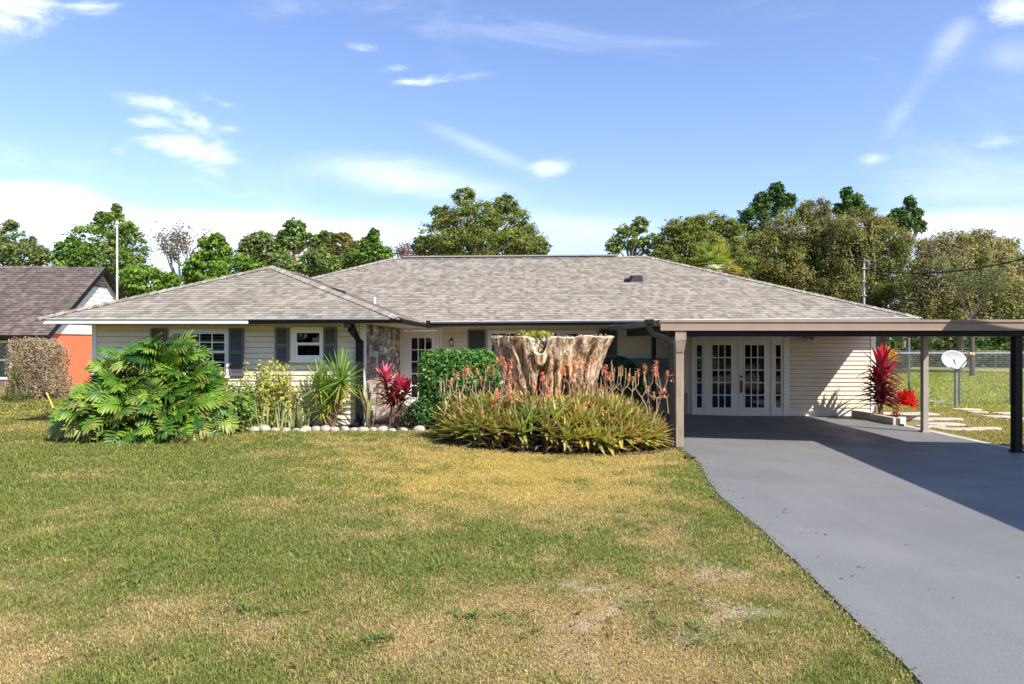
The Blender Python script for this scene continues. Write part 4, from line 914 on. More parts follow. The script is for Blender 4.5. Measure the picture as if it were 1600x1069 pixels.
snake('snake_plant','dark slender snake plants low in front of the white siding',[(PX(480,14.1),14.1,8),(PX(472,14.15),14.15,6)],.7,[(.08,.1,.06),(.12,.14,.07)])
# cordylines
def cordyline(label,px,Y,heads,L,w,top,low,mid):
    t=thing('cordyline',(PX(px,Y),Y,ground(PX(px,Y),Y)+.01),label,'cordyline'); mb=MB(); ms_=MB(); g_=ground(PX(px,Y),Y)
    for (hp,hy,sc_) in heads:
        c=Vector((PX(hp,Y),Y+random.uniform(-.1,.1),PZ(hy,Y))); foot=Vector((PX(px,Y)+random.uniform(-.08,.08),Y,g_)); k=0
        ms_.tube([foot,foot.lerp(c,.5)+Vector((random.uniform(-.04,.04),0,0)),c],[.022,.018,.014],7,(.2,.12,.09))
        rosette(mb,c,11,L*1.0*sc_,w*1.25,top,lambda c0,t:tuple(x*1.05 for x in c0),.75,1.5,.12,seg=5,fold=.22)
        z_=0
        while c.z-z_*.16-.1>g_+.25:
            q=foot.lerp(c,max(0,1-(z_*.14)/max(.2,(c.z-g_)))) ; q.z=c.z-z_*.14
            f=min(1,z_/4); cs=[tuple(a*(1-f)+b*f for a,b in zip(random.choice(mid),random.choice(low))) for _ in range(4)]
            rosette(mb,q,8,L*sc_*random.uniform(.85,1.08),w*.8,cs,None,-.35,.75,.85,seg=5,fold=.25); z_+=1
    mb.build('leaves',GLOSSL,t); ms_.build('stem',DEADM,t); return t
RD=[(.68,.06,.13),(.75,.1,.17),(.5,.03,.07),(.8,.22,.25),(.25,.03,.05)]; MR=[(.25,.03,.045),(.16,.035,.03),(.32,.03,.06)]; LW=[(.07,.03,.03),(.11,.05,.04),(.055,.04,.03),(.16,.07,.05)]
cordyline('red cordyline with pink crown in front of the stacked stone wall',613,14.4,[(604,598,1.0),(622,612,.9),(634,616,.8),(614,628,.8)],.40,.105,RD,LW,MR)
cordyline('tall crimson cordyline at the right corner of the house by the kerb blocks',1379,17.35,[(1376,578,1.25),(1384,590,1.1),(1372,604,1.0),(1380,622,.9)],.48,.12,[(.5,.02,.07),(.6,.05,.1),(.38,.02,.05)],[(.12,.025,.04),(.08,.03,.035),(.18,.03,.05)],[(.32,.02,.05),(.22,.02,.05)])
def bromel(name,label,px,py,Y,n,L,cols,w=.05,el0=.0):
    x=PX(px,Y); t=thing(name,(x,Y,ground(x,Y)),label,name.replace('_',' ')); mb=MB()
    for (dx,dy,dz) in ((0,0,0),(-.16,.05,-.03),(.17,.02,-.04),(.03,-.12,-.08)):
        rosette(mb,(x+dx*L*2,Y+dy,PZ(py,Y)+dz-L*.3),n,L,w,cols,lambda c0,t:tuple(min(1,q*1.2) for q in c0),el0,1.45,.35,seg=4,fold=.25)
    mb.build('leaves',GLOSSL,t); return t
bromel('bromeliad','bright scarlet bushy bromeliad between the cordyline and the pale post',1415,620,17.9,26,.33,[(.72,.02,.03),(.6,.02,.03),(.85,.05,.05),(.4,.03,.03)],.09,-.5)
bromel('small_bromeliad','tiny red bromeliad sitting just behind the kerb block end',1400,645,16.9,9,.1,[(.5,.02,.03),(.3,.03,.03)],.03)
bromel('croton','yellow and orange croton bush behind the crimson cordyline',1383,553,19.5,30,.36,[(.55,.4,.04),(.5,.2,.04),(.3,.3,.05),(.6,.45,.08)],.07)
# leaf bushes
def leafbush(name,label,cat,c,r,n,leaf,cols,stems=0,mode='round',matl=LEAFM,origin_z=.25,w=None,up=.3,lump=.12):
    c=np.array(c,float); r=np.array(r,float); t=thing(name,(c[0],c[1],origin_z),label,cat)
    d=unit(rng.normal(size=(n,3)))
    if mode=='box':
        s=1/np.power(np.sum(np.abs(d)**7,1,keepdims=True),1/7); P=d*s; 
    else: P=d.copy()
    lm=.5+.5*np.sin(P[:,0]*7+1)*np.sin(P[:,1]*6)*np.sin(P[:,2]*8+2); q=1-lump*lm-rng.random(n)**2.2*.45+np.abs(rng.normal(size=n))*.035
    P=c+P*r*q[:,None]
    keep=P[:,2]>origin_z-.02; P=P[keep]; d=d[keep]
    nn=unit(d*.8+rng.normal(size=d.shape)*.55+np.array([0,0,up])); v,cl=leafcards(P,nn,leaf*rng.uniform(.6,1.3,len(P)),palette(len(P),cols,w,.2))
    raw_mesh('foliage',v,4,matl,cl,t)
    mb=MB()
    for k in range(max(stems,6)):
        e=Vector(P[rng.integers(len(P))]); b=Vector((c[0]+random.uniform(-.3,.3)*r[0],c[1]+random.uniform(-.3,.3)*r[1],origin_z-.02)); mb.tube([b,b.lerp(e,.5)+Vector((0,0,.1)),e],[.014,.01,.005],5)
    mb.build('stems',BARK,t); return t
leafbush('clipped_hedge','dense clipped dark green hedge block left of the stump','hedge',((PX(655,14.5)+PX(782,14.5))/2,14.55,1.0),(.83,.62,.80),17000,.075,[(.06,.17,.025),(.09,.22,.035),(.18,.33,.06),(.04,.11,.02)],12,'box',GLOSSL)
leafbush('hedge_foot','loose low green growth at the left foot of the clipped hedge','bush',(PX(662,14.1),14.1,.45),(.32,.3,.42),1500,.07,[(.04,.1,.02),(.07,.15,.03)],8,'round',GLOSSL)
leafbush('laurel_bush','dark green bush peeping out right of the stump','bush',(PX(968,14.6),14.6,.95),(.52,.5,.72),5500,.085,[(.03,.08,.02),(.05,.12,.03),(.02,.05,.015)],10,'round',GLOSSL)
def leggy(name,label,px0,px1,pytop,Y,n,cols,leaf,cat='shrub'):
    t=thing(name,(PX((px0+px1)/2,Y),Y,.26),label,cat); mb=MB(); PP=[]
    for k in range(n):
        bx=PX(random.uniform(px0+12,px1-12),Y); by=Y+random.uniform(-.25,.2); h=(PZ(pytop,Y)-.3)*random.uniform(.5,1.0); tx=bx+random.uniform(-.22,.22)
        pts=[Vector((bx,by,.22)),Vector(((bx+tx)/2+random.uniform(-.04,.04),by,.25+h*.5)),Vector((tx,by+random.uniform(-.1,.1),.25+h))]
        mb.tube(pts,[.013,.01,.005],5,(.3,.24,.12))
        for q in range(46):
            u=random.random()**.75; p=pts[0].lerp(pts[1],u*2) if u<.5 else pts[1].lerp(pts[2],u*2-1); PP.append((p.x+random.gauss(0,.07),p.y+random.gauss(0,.07),p.z+random.gauss(0,.03)))
    P=np.array(PP); v,c=leafcards(P,unit(rng.normal(size=P.shape)*.6+np.array([.2,-.4,.6])),leaf*rng.uniform(.6,1.3,len(P)),palette(len(P),cols),.5)
    raw_mesh('foliage',v,4,LEAFM,c,t); mb.build('stems',DEADM,t); return t
leggy('leafy_shrub','tall yellow green leggy shrub between the window shutters',388,466,556,13.95,34,[(.34,.38,.07),(.44,.45,.09),(.25,.33,.06),(.56,.48,.11)],.085)
leggy('green_shrub','darker green shrub filling the gap right of the huge glossy bush',352,400,590,13.5,30,[(.14,.24,.04),(.22,.32,.06),(.10,.18,.03)],.1)
leggy('twiggy_plant','small dark leafy plant low by the entry door',624,650,622,14.3,12,[(.05,.08,.03),(.1,.11,.05)],.06)
# dead brown hedge at the neighbour
c=(PX(54,20.6),20.8,1.0); dh=thing('dead_hedge',(c[0],c[1],.25),'dry brown dead hedge under the neighbouring eave','hedge')
n=26000; d=unit(rng.normal(size=(n,3))); s=1/np.power(np.sum(np.abs(d)**5,1,keepdims=True),1/5); P=np.array(c)+d*s*np.array([.60,.6,.95])*(1.02-rng.random((n,1))**2*.4-.12*np.sin(d[:,:1]*9)*np.sin(d[:,2:]*7)+np.abs(rng.normal(size=(n,1)))*.05); P=P[P[:,2]>.22]
v,cl=leafcards(P,unit(rng.normal(size=P.shape)),.06*rng.uniform(.5,1.8,len(P)),palette(len(P),[(.38,.27,.2),(.48,.36,.27),(.24,.16,.12),(.4,.33,.15)]),.3); raw_mesh('twigs',v,4,DEADM,cl,dh)
mb=MB()
for k in range(60): e=Vector(P[rng.integers(len(P))]); mb.tube([(c[0]+random.uniform(-.4,.4),c[1],.2),e],[.015,.005],4)
mb.build('stems',BARK,dh)
for i,(px,py,l) in enumerate(((12,615,'small spiky green plant at the far left below the window'),(38,618,'small spiky green plant in front of the dead hedge'),(25,590,'taller spiky green plant leaning on the dead hedge'))):
    Yq=19.6 if i!=2 else 19.9; x=PX(px,Yq); t=thing('spiky_plant',(x,Yq,.25),l,'plant','spiky plants by the dead hedge'); mb=MB(); rosette(mb,(x,Yq,PZ(py,Yq)-.05 if i==2 else .35),26,.42,.04,[(.16,.2,.05),(.25,.26,.08),(.1,.14,.04)],None,-.1,1.4,.5); mb.tube([(x,Yq,.2),(x,Yq,max(.35,PZ(py,Yq)-.05))],.03,6,(.2,.15,.1)); mb.build('leaves',LEAFM,t)
mb=MB(); Yq=16.5; mb.tube([(PX(73,Yq),Yq,PZ(614,Yq)),(PX(87,Yq),Yq-.1,PZ(636,Yq)),(PX(91,Yq),Yq-.15,.22)],[.018,.018,.015],8)
tag(mb.build('yellow_stake',mat('yellow_paint',(.6,.47,.04),.5)),'short yellow stake leaning left of the huge glossy bush','stake')
# ================================================================ STUMP
sx,sy=PX(862,12.75),12.75; topz=PZ(526,12.75); gz=ground(sx,sy)
st=thing('tree_stump',(sx,sy,gz),'great flared grey brown tree stump cut flat, rising out of the aloes','stump')
nA,nH=300,120
T_,K_=np.meshgrid(np.arange(nH+1)/nH,np.arange(nA),indexing='ij'); TH=2*np.pi*K_/nA
cs_=np.cos(TH); sn_=np.sin(TH); xc=PX(860,sy)+(PX(862,sy)-PX(860,sy))*T_
wr=.70+.40*T_**2.8+.10*np.clip(1-T_*4,0,1); wl=.70+.38*T_**1.7+.12*np.clip(1-T_*4,0,1)
wx_=np.where(cs_>0,wr,wl); ry_=.50+.14*T_**2+.12*np.clip(1-T_*4,0,1)
u_=cs_+.05*np.sin(T_*5+cs_*4)+.06*(fbm(cs_*2+5,T_*2.5,91,3)-.5)   # fans outwards with height
back=(sn_>0)*7.0
fl_=np.abs(np.sin(u_*6.2+1.1+back))**.55*.13+np.abs(np.sin(u_*13.5+2.0*T_+back))**.7*.05
ns_=(fbm(u_*5+back,T_*3.2,11,5)-.5)*.34+(fbm(u_*22+back,T_*11,23,3)-.5)*.09+(fbm(u_*60,T_*30,29,2)-.5)*.03
def crev(s0,s1,w,d,t0=0.,t1=1.):
    c_=s0+(s1-s0)*T_; return d*np.exp(-((cs_-c_)/w)**2)*np.clip((T_-t0)*8+.3,0,1)*np.clip((t1-T_)*8+.2,0,1)*(sn_<0)
cv=crev(-.50,-.12,.06,.60,0,.86)+crev(.32,.22,.06,.55,0,.72)+crev(-.30,-.62,.05,.16,.3,1)+crev(.55,.70,.05,.16,.25,1)+crev(.05,.02,.03,.10,.1,.8)+crev(-.75,-.85,.04,.10,.2,1)
# undercut below the flared right shoulder
cv=cv+.16*np.exp(-((cs_-.62)/.25)**2)*np.exp(-((T_-.72)/.13)**2)*(sn_<0)
R_=1+fl_-.10+ns_*.75
X_=xc+cs_*wx_*(1+(ns_+fl_-.1)*.35); Y_=sy+sn_*ry_*R_+cv
topr=topz+.015*np.sin(TH*5)+.05*(fbm(cs_*6,sn_*6+3,55,3)-.5)-.30*np.exp(-((cs_+.24)/.14)**4)*(sn_<0)
Z_=gz-.05+(topr-gz+.05)*T_
woodtone=fbm(u_*7+back,T_*6,61,4); fleck=fbm(u_*34+back,T_*22,67,3); warm=fbm(cs_*3,T_*3,71,3)  # random wood tone, flecks and warmth from noise
Cc=np.array([.58,.42,.26])+(np.array([.34,.235,.15])-np.array([.58,.42,.26]))*np.clip((woodtone-.35)*3,0,1)[...,None]
Cc=np.where((warm>.55)[...,None],Cc*.7+np.array([.20,.10,.03]),Cc)
Cc=np.where((fleck>.575)[...,None],Cc*.4,Cc); Cc=np.where((fleck<.36)[...,None],Cc*.6+np.array([.27,.23,.18]),Cc)
Cc=np.where((T_>.985)[...,None],np.array([.58,.47,.34]),Cc)
vs=np.stack([X_,Y_,Z_],-1).reshape(-1,3).tolist(); fs=[]
for a_ in range(nH):
    for k in range(nA): fs.append((a_*nA+k,a_*nA+(k+1)%nA,(a_+1)*nA+(k+1)%nA,(a_+1)*nA+k))
b=len(vs); cols_=[tuple(q) for q in Cc.reshape(-1,3)]
# sawn top, sunk a little in the middle
for k in range(nA): vs.append((xc[-1,0]+(X_[-1,k]-xc[-1,0])*.5,sy+(Y_[-1,k]-sy)*.5,min(topz-.05,Z_[-1,k]+.02))); cols_.append((.45,.36,.26))
vs.append((float(xc[-1,0]),sy,topz-.16)); cols_.append((.2,.15,.1))
for k in range(nA): fs.append((nH*nA+k,nH*nA+(k+1)%nA,b+(k+1)%nA,b+k)); fs.append((b+k,b+(k+1)%nA,b+nA))
mb=MB(); mb.add(vs,fs,cols_)
# ragged splinters left standing on the rim
for k in range(70):
    q=random.randrange(nA); p=Vector((float(X_[-1,q]),float(Y_[-1,q]),float(Z_[-1,q])-.03)); p=p.lerp(Vector((float(xc[-1,0]),sy,p.z)),random.uniform(.03,.2))
    mb.strap(p,(random.uniform(-.5,.5),random.uniform(-.3,.3),1),random.uniform(.04,.09),random.uniform(.03,.07),.1,2,.2,random.choice([(.5,.38,.26),(.3,.22,.15),(.62,.5,.36)]))
# loose broken slabs in the notch
for k in range(16):
    p=Vector((PX(random.uniform(822,854),sy),sy-.42+random.uniform(-.1,.25),topz-.08-random.random()*.40)); d=Vector((random.uniform(-1,.2),random.uniform(-.4,.4),random.uniform(-.6,.7))).normalized(); L_=random.uniform(.1,.26)
    mb.tube([p-d*L_/2,p+d*L_/2],[.035,.02],5,random.choice([(.3,.22,.15),(.14,.1,.08),(.44,.33,.22)]),flat=.5)
mb.build('wood',attrmat('weathered_wood',.9,0,.15,bump=.8,bscale=9,var=.25,vscale=5,stretch=(3,3,1.6)),st,smooth=True)
vn=thing('stump_vine',(PX(842,12.5),12.5,topz-.1),'yellow green creeper growing in the cleft on top of the stump','vine')
P=[]
for k in range(420):
    u=random.random(); px=838+random.gauss(0,11); py=523+random.gauss(0,2.6) if u<.72 else 530+random.random()*16; px=px if u<.72 else 838+random.gauss(0,3.5); P.append((PX(px,12.45),12.42+random.gauss(0,.1),PZ(py,12.45)))
P=np.array(P); v,c=leafcards(P,unit(rng.normal(size=P.shape)*.6+np.array([0,-.5,.6])),.06*rng.uniform(.6,1.3,len(P)),palette(len(P),[(.3,.32,.04),(.42,.4,.06),(.2,.25,.04)])); raw_mesh('foliage',v,4,LEAFM,c,vn)
mb=MB(); 
for k in range(8): mb.tube([(PX(842,12.45),12.5,topz-.45),(PX(random.uniform(824,856),12.45),12.42,topz+.02)],[.01,.005],5)
mb.build('stems',BARK,vn)
# ================================================================ ALOES
al=thing('aloe_bed',(.8,12.4,.15),'wide mound of green and orange tipped aloes around the stump','aloes')
mb=MB(); AC=[(.24,.36,.08),(.33,.45,.11),(.46,.50,.12),(.16,.26,.07),(.52,.45,.12),(.28,.40,.19),(.15,.22,.09)]
TP=[(.62,.3,.1),(.66,.46,.12),(.5,.44,.13),(.58,.24,.1),(.42,.42,.14)]
ax,ay,arx,ary,ah=PX(862,12.4),12.62,1.92,1.32,.80
cnt=0; tries=0
while cnt<340 and tries<5000:
    tries+=1; u=random.uniform(-1,1); v_=random.uniform(-1,1)
    if u*u+v_*v_>1: continue
    if v_>.3 and random.random()<.5: continue
    X_=ax+u*arx; Y_=ay+v_*ary; r2=u*u+v_*v_
    if ((X_-sx)/.72)**2+((Y_-sy)/.5)**2<1: continue
    hgt=ah*math.sqrt(max(0,1-r2**1.4))*random.uniform(.78,1.0); c=Vector((X_,Y_,ground(X_,Y_)+.06+hgt*.82))
    ax_=Vector((u*1.0,v_*1.0,.9)).normalized(); tip=random.choice(TP)
    rosette(mb,c,13,random.uniform(.24,.40),.082,[random.choice(AC) for _ in range(3)],lambda c0,t,tp=tip:tuple(a*.35+b*.65 for a,b in zip(c0,tp)),.1,1.4,-.30,axis=ax_,seg=4,fold=.28,r0=.01,prof=lambda t:(1-t**2)*.95+.05)
    if random.random()<.75:
        rosette(mb,c-ax_*.07,7,random.uniform(.28,.4),.06,[(.28,.22,.08),(.36,.2,.08),(.2,.15,.07),(.15,.19,.06)],None,-.7,.2,-.15,axis=ax_,seg=4,fold=.28,prof=lambda t:(1-t**1.5)*.95+.05)
    if hgt>.25: mb.tube([(X_-u*.1,Y_-v_*.1,ground(X_,Y_)-.02),c],[.025,.03],5,(.16,.12,.08),cap=False)
    cnt+=1
# dry skirts and snapped stems round the front foot
for k in range(230):
    a=random.uniform(math.pi*1.02,math.pi*1.98); rr=random.uniform(.86,1.03); X_=ax+math.cos(a)*arx*rr; Y_=ay+math.sin(a)*ary*rr
    mb.strap((X_,Y_,ground(X_,Y_)+random.uniform(.02,.16)),(math.cos(a)+random.uniform(-.8,.8),math.sin(a)+random.uniform(-.4,.4),random.uniform(-.1,.7)),random.uniform(.15,.36),.045,random.uniform(-.3,.6),4,.25,random.choice([(.13,.09,.06),(.24,.16,.09),(.1,.12,.04),(.32,.22,.12),(.14,.18,.05)]),random.choice([(.3,.2,.1),(.2,.14,.09)]))
mb.build('rosettes',SUCC,al)
CORAL=[(.78,.26,.15),(.70,.30,.19),(.82,.40,.26)]; TAN=[(.5,.33,.2),(.62,.46,.3)]; ORG=[(.72,.33,.14),(.62,.38,.18)]
def stalk(px,py,Y,kind,nb=4,spread=16,hb=None):
    mb=MB(); heads=[]; base=Vector((PX(px+random.uniform(-10,10),Y),Y,.72)); hb=hb or py+34
    fork=Vector((PX(px,Y),Y,PZ(min(hb,622),Y))); stc=(.42,.30,.2) if kind!='coral' else (.4,.24,.17)
    mb.tube([base,base.lerp(fork,.5)+Vector((random.uniform(-.03,.03),0,0)),fork],[.012,.010,.009],6,stc)
    cols={'coral':CORAL,'tan':TAN,'org':ORG}[kind]
    for k in range(nb):
        o=(k/(max(1,nb-1))-.5)*2; tip=Vector((PX(px+o*spread*.8+random.gauss(0,3.5),Y),Y+random.uniform(-.12,.12),PZ(py+abs(o)*4+random.gauss(0,7),Y)))
        fl=MB(); heads.append(fl); m1=fork.lerp(tip,.5)+Vector((o*.05,0,-.05)); mb.tube([fork,m1,tip],[.008,.007,.005],5,stc)
        n_=38 if kind=='coral' else (28 if kind=='org' else 20); Ls=.16 if kind!='tan' else .15
        for q in range(n_):
            u=random.random(); p=tip+Vector((0,0,-Ls*.8*u+.03)); a=random.uniform(0,6.28); out=Vector((math.cos(a),math.sin(a),.0))
            if kind=='tan': d=out*.45+Vector((0,0,1))
            else: d=out+Vector((0,0,-.75+1.1*(1-u)*random.random()))
            l_=.035*random.uniform(.7,1.3) if kind=='tan' else .052*random.uniform(.7,1.3)
            fl.strap(p,d,l_,.014,.3,2,.2,random.choice(cols),None,prof=lambda t:1.1-.5*t)
        if kind=='tan': fl.tube([tip+Vector((0,0,-.12)),tip+Vector((0,0,.03))],[.010,.006],5,random.choice(TAN))
    s=mb.build('flower_stalk',SUCC,al)
    for fl in heads: fl.build('flower_head',attrmat_flower,s)
attrmat_flower=attrmat('aloe_flower',.5,.25,.3)
for args in ((720,583,12.1,'coral',4,17),(735,578,12.3,'org',3,14),(702,592,12.2,'tan',4,12),(761,574,12.3,'coral',3,12),(788,560,12.05,'coral',4,9),(797,580,12.0,'coral',4,12),(783,612,11.7,'coral',5,17,628),(803,622,11.7,'coral',3,12,634),(830,596,11.9,'coral',2,8),(848,584,11.95,'coral',3,10),(857,603,11.9,'coral',2,6),
             (889,566,12.0,'coral',4,14),(916,569,12.05,'coral',5,18),(905,580,12.1,'org',3,14),(948,588,12.1,'coral',4,14),(957,572,12.2,'tan',6,18,612),(972,578,12.3,'tan',4,14),(988,578,12.3,'org',3,15),(1011,574,12.4,'org',3,10,612),(1034,573,12.2,'coral',5,17,612),(1026,604,12.1,'org',3,15,630),(1042,590,12.2,'coral',2,8),
             (745,590,12.2,'tan',3,14),(775,585,12.2,'tan',3,14),(820,575,11.9,'tan',2,12),(868,590,12.0,'tan',3,16),(930,592,12.1,'tan',3,12),(695,600,12.0,'tan',3,8,630),(1003,590,12.0,'tan',2,10)):
    stalk(*args)
# ================================================================ ROCKS edging the bed
def rock(seed):
    mb=MB(); n1,n2=14,9; vs=[]; fs=[]
    for j in range(n2+1):
        f_=math.pi*j/n2
        for k in range(n1):
            a=2*math.pi*k/n1; d=np.array([math.cos(a)*math.sin(f_),math.sin(a)*math.sin(f_),math.cos(f_)]); q=1+.22*(float(fbm(d[0]*1.6+seed*7,d[1]*1.6+d[2]*1.3+9,seed,3))-.5)*2
            vs.append((d[0]*.11*q,d[1]*.085*q,d[2]*.078*q+.05))
    for j in range(n2):
        for k in range(n1): fs.append((j*n1+k,(j+1)*n1+k,(j+1)*n1+(k+1)%n1,j*n1+(k+1)%n1))
    mb.add(vs,fs); me=mb.build('edging_rock',mat('white_rock',(.38,.345,.28),.85,.22,9,.6,30,dirt=.3),smooth=True,origin=(0,0,0)); return me
protos=[rock(i) for i in range(3)]
pxs=[398,412,430,447,463,478.5,493.5,508,523,538,553,568,583,598,613,630,655]
ordn=['first','second','third','fourth','fifth','sixth','seventh','eighth','ninth','tenth','eleventh','twelfth','thirteenth','fourteenth','fifteenth','sixteenth','seventeenth']
for i,px in enumerate(pxs):
    src=protos[i%3]; o=src if i<3 else src.copy()
    if i>=3: COL.objects.link(o)
    Yr=13.52+random.uniform(-.03,.03)+(.12 if px>640 else 0)-(.0); s=random.uniform(.78,1.15)*(1.12 if px in (398,412,478.5) else 1)
    o.location=(PX(px,Yr),Yr,.235-random.uniform(0,.03)); o.rotation_euler=(random.uniform(-.2,.2),random.uniform(-.2,.2),random.uniform(-.35,.35)); o.scale=(s*random.uniform(.92,1.05),s,s*random.uniform(.85,1.1))
    tag(o,ordn[i]+' white rock from the left in the row edging the front bed','rock','white rocks edging the front bed')
o=protos[0].copy(); COL.objects.link(o); o.location=(PX(472,13.35),13.35,.225); o.scale=(.9,.9,.75); tag(o,'loose white rock lying in front of the row near its left end','rock','white rocks edging the front bed')
mb=MB(); Yl=13.6; lx_=PX(617,Yl); 
mb.tube([(lx_,Yl,.2),(lx_,Yl,.34)],[.05,.045],10); mb.tube([(lx_,Yl,.34),(lx_,Yl,.37),(lx_,Yl,.40)],[.09,.085,.02],12)
tag(mb.build('path_light',BLACK),'small black path light standing among the white rocks','path light')
# small plank pieces leaning by the sidelight, dark shelf under the siding
mb=MB(); Yp=18.25; mb.hexa([P3(1067,651,Yp),P3(1074,651,Yp),P3(1074,651,Yp+.04),P3(1067,651,Yp+.04)],[P3(1067.5,614,Yp+.1),P3(1074,614,Yp+.1),P3(1074,614,Yp+.13),P3(1067.5,614,Yp+.13)]); 
tag(mb.build('wood_board',WOOD,bevel=.004),'weathered board leaning against the siding behind the front post','board')
bn=thing('storage_bench',(PX(1012,18.3),18.3,.15),'dark bench with a blue grey top rail against the shaded siding','bench'); mb=MB(); b0,b1=PX(970,18.5),PX(1050,18.5)
mb.box(b0,b1,18.5,18.56,PZ(572,18.5),PZ(560,18.5)); mb.build('top_rail',mat('bench_slate',(.1,.13,.17),.6,.3,8),bn,bevel=.01)
mb=MB(); mb.box(b0+.03,b1-.03,18.52,18.58,PZ(584,18.5),PZ(573,18.5)); 
for x_ in (b0+.06,b1-.1,(b0+b1)/2): mb.box(x_,x_+.05,18.5,18.6,.12,PZ(573,18.5))
mb.box(b0,b1,18.05,18.5,.55,.6); mb.box(b0+.05,b0+.1,18.07,18.12,.12,.55); mb.box(b1-.1,b1-.05,18.07,18.12,.12,.55)
mb.build('frame',CHAR,bn,bevel=.006)
# ================================================================ RIGHT HAND YARD
ku=thing('planter_kerb',(PX(1372,17),17,0),'pale concrete kerb blocks round the plants at the house corner','kerb')
def kb(pxa,Ya,pxb,Yb,h=.2,w=.14):
    a=Vector((PX(pxa,Ya),Ya,0)); b=Vector((PX(pxb,Yb),Yb,0)); s=(b-a).normalized(); n_=Vector((s.y,-s.x,0))*w/2; mb=MB()
    mb.hexa([a-n_+V((0,0,0)),b-n_,b+n_,a+n_],[q+Vector((0,0,h)) for q in (a-n_,b-n_,b+n_,a+n_)]); return mb
kb(1334,18.15,1366,17.25).build('block',CONC,ku,bevel=.012); kb(1367,17.22,1400,16.35).build('block',CONC,ku,bevel=.012); kb(1402,16.33,1411,16.6).build('block',CONC,ku,bevel=.012)
mb=MB(); patch([(fx(1338),18.3),(PX(1366,17.3),17.35),(PX(1398,16.5),16.5),(PX(1412,16.7),16.7),(10.6,18.2),(10.2,18.38)],.06); tag(mb.build('kerb_soil',MULCH),'brown soil behind the kerb blocks','soil',kind='structure')
mb=MB(); mb.tube([(PX(1409,16.2),16.2,.0),(PX(1409,16.2),16.2,.07)],[.06,.05],8); tag(mb.build('drain_cap',BLACK),'small black drain cap beside the end of the kerb','drain cap')
sl=[(1405,648,60,7),(1420,655,45,6),(1452,656,70,5),(1475,664,60,5),(1485,656,40,4),(1500,672,70,4.5),(1455,668,50,4),(1440,648,44,6),(1540,671,50,3.5),(1480,632,40,5),(1512,641,46,4),(1528,645,32,3.5),(1468,629,36,4.5),(1575,647,50,4),(1560,652,46,3.5),(1590,655,36,3.5)]
wrd=['nearest the kerb blocks','second from the kerb','left of the pale post foot','in the middle cluster, front','in the middle cluster, back','right of the middle cluster','just behind the driveway edging','behind the scarlet bromeliad','furthest right of the near row','at the foot of the dish pole','right of the dish pole','second right of the dish pole','left of the dish pole','left of the black post, rear','left of the black post, front','beside the black post']
for i,((px,py,wp,hp),wd) in enumerate(zip(sl,wrd)):
    x_,y_=gpt(px,py); sc_=y_/F; hw=wp/2*sc_; hd=hp*sc_*6.5/2; mb=MB(); pts=[]
    for k in range(9):
        a=2*math.pi*k/9; q=random.uniform(.82,1.08); pts.append((x_+math.copysign(abs(math.cos(a))**.6,math.cos(a))*hw*q,y_+math.copysign(abs(math.sin(a))**.6,math.sin(a))*hd*q,0))
    mb.hexa([(p[0],p[1],-.03) for p in pts],[(p[0],p[1],.035+random.uniform(-.004,.004)) for p in pts])
    tag(mb.build('paving_stone',CONC,bevel=.01),'flat pale paving stone in the side yard, '+wd,'paving stone','paving stones in the side yard')
# chain link fence
YFn=21.6; fn=thing('chain_link_fence',(13,YFn,0),'galvanised chain link fence across the back of the side yard','fence')
ft_=PZ(552,YFn); mb=MB(); xa,xb=RX+.05,19.5; mb.tube([(xa,YFn,ft_),(xb,YFn,ft_)],.022,8); mb.build('top_rail',GALV,fn)
for px,py in ((1372,551),(1421,530),(1500,550),(1580,551),(1700,551)):
    mb=MB(); x_=PX(px,YFn); mb.tube([(x_,YFn+.03,-.1),(x_,YFn+.03,PZ(py,YFn)+.02)],.032,8); mb.tube([(x_,YFn+.03,PZ(py,YFn)+.02),(x_,YFn+.03,PZ(py,YFn)+.05)],[.036,.01],8); mb.build('post',GALV,fn)
mb=MB(); dd=.085; zt=ft_-.02; x_=xa
n_=int((xb-xa+zt)/dd)
for s in (1,-1):
    for k in range(n_):
        if s==1: xs0=xa-zt+k*dd
        else: xs0=xa+k*dd
        # line x = xs0 + s*z
        z0_,z1_=.03,zt; X0=xs0+s*z0_; X1=xs0+s*z1_
        pts=[]
        for zc in (z0_,z1_): pts.append([xs0+s*zc,zc])
        lo,hi=z0_,z1_
        if s==1: lo=max(lo,xa-xs0); hi=min(hi,xb-xs0)
        else: lo=max(lo,xs0-xb); hi=min(hi,xs0-xa)
        if hi-lo<.02: continue
        mb.tube([(xs0+s*lo,YFn-.02+s*.003,lo),(xs0+s*hi,YFn-.02+s*.003,hi)],.0042,3,cap=False)
mb.build('wire_mesh',GALV,fn)
# far fence
f2=thing('rear_fence',(30,50.5,0),'dim wire fence at the far side of the back lawn','fence'); mb=MB()
for x_ in np.arange(14,66,2.6): mb.tube([(x_,50.5,0),(x_,50.5,1.3)],.035,6)
mb.tube([(14,50.5,1.3),(66,50.5,1.3)],.025,6)
for k in range(8): mb.tube([(14,50.52,.1+k*.15),(66,50.52,.1+k*.15)],.008,4,cap=False)
mb.build('rails',mat('dull_steel',(.2,.2,.2),.6),f2)
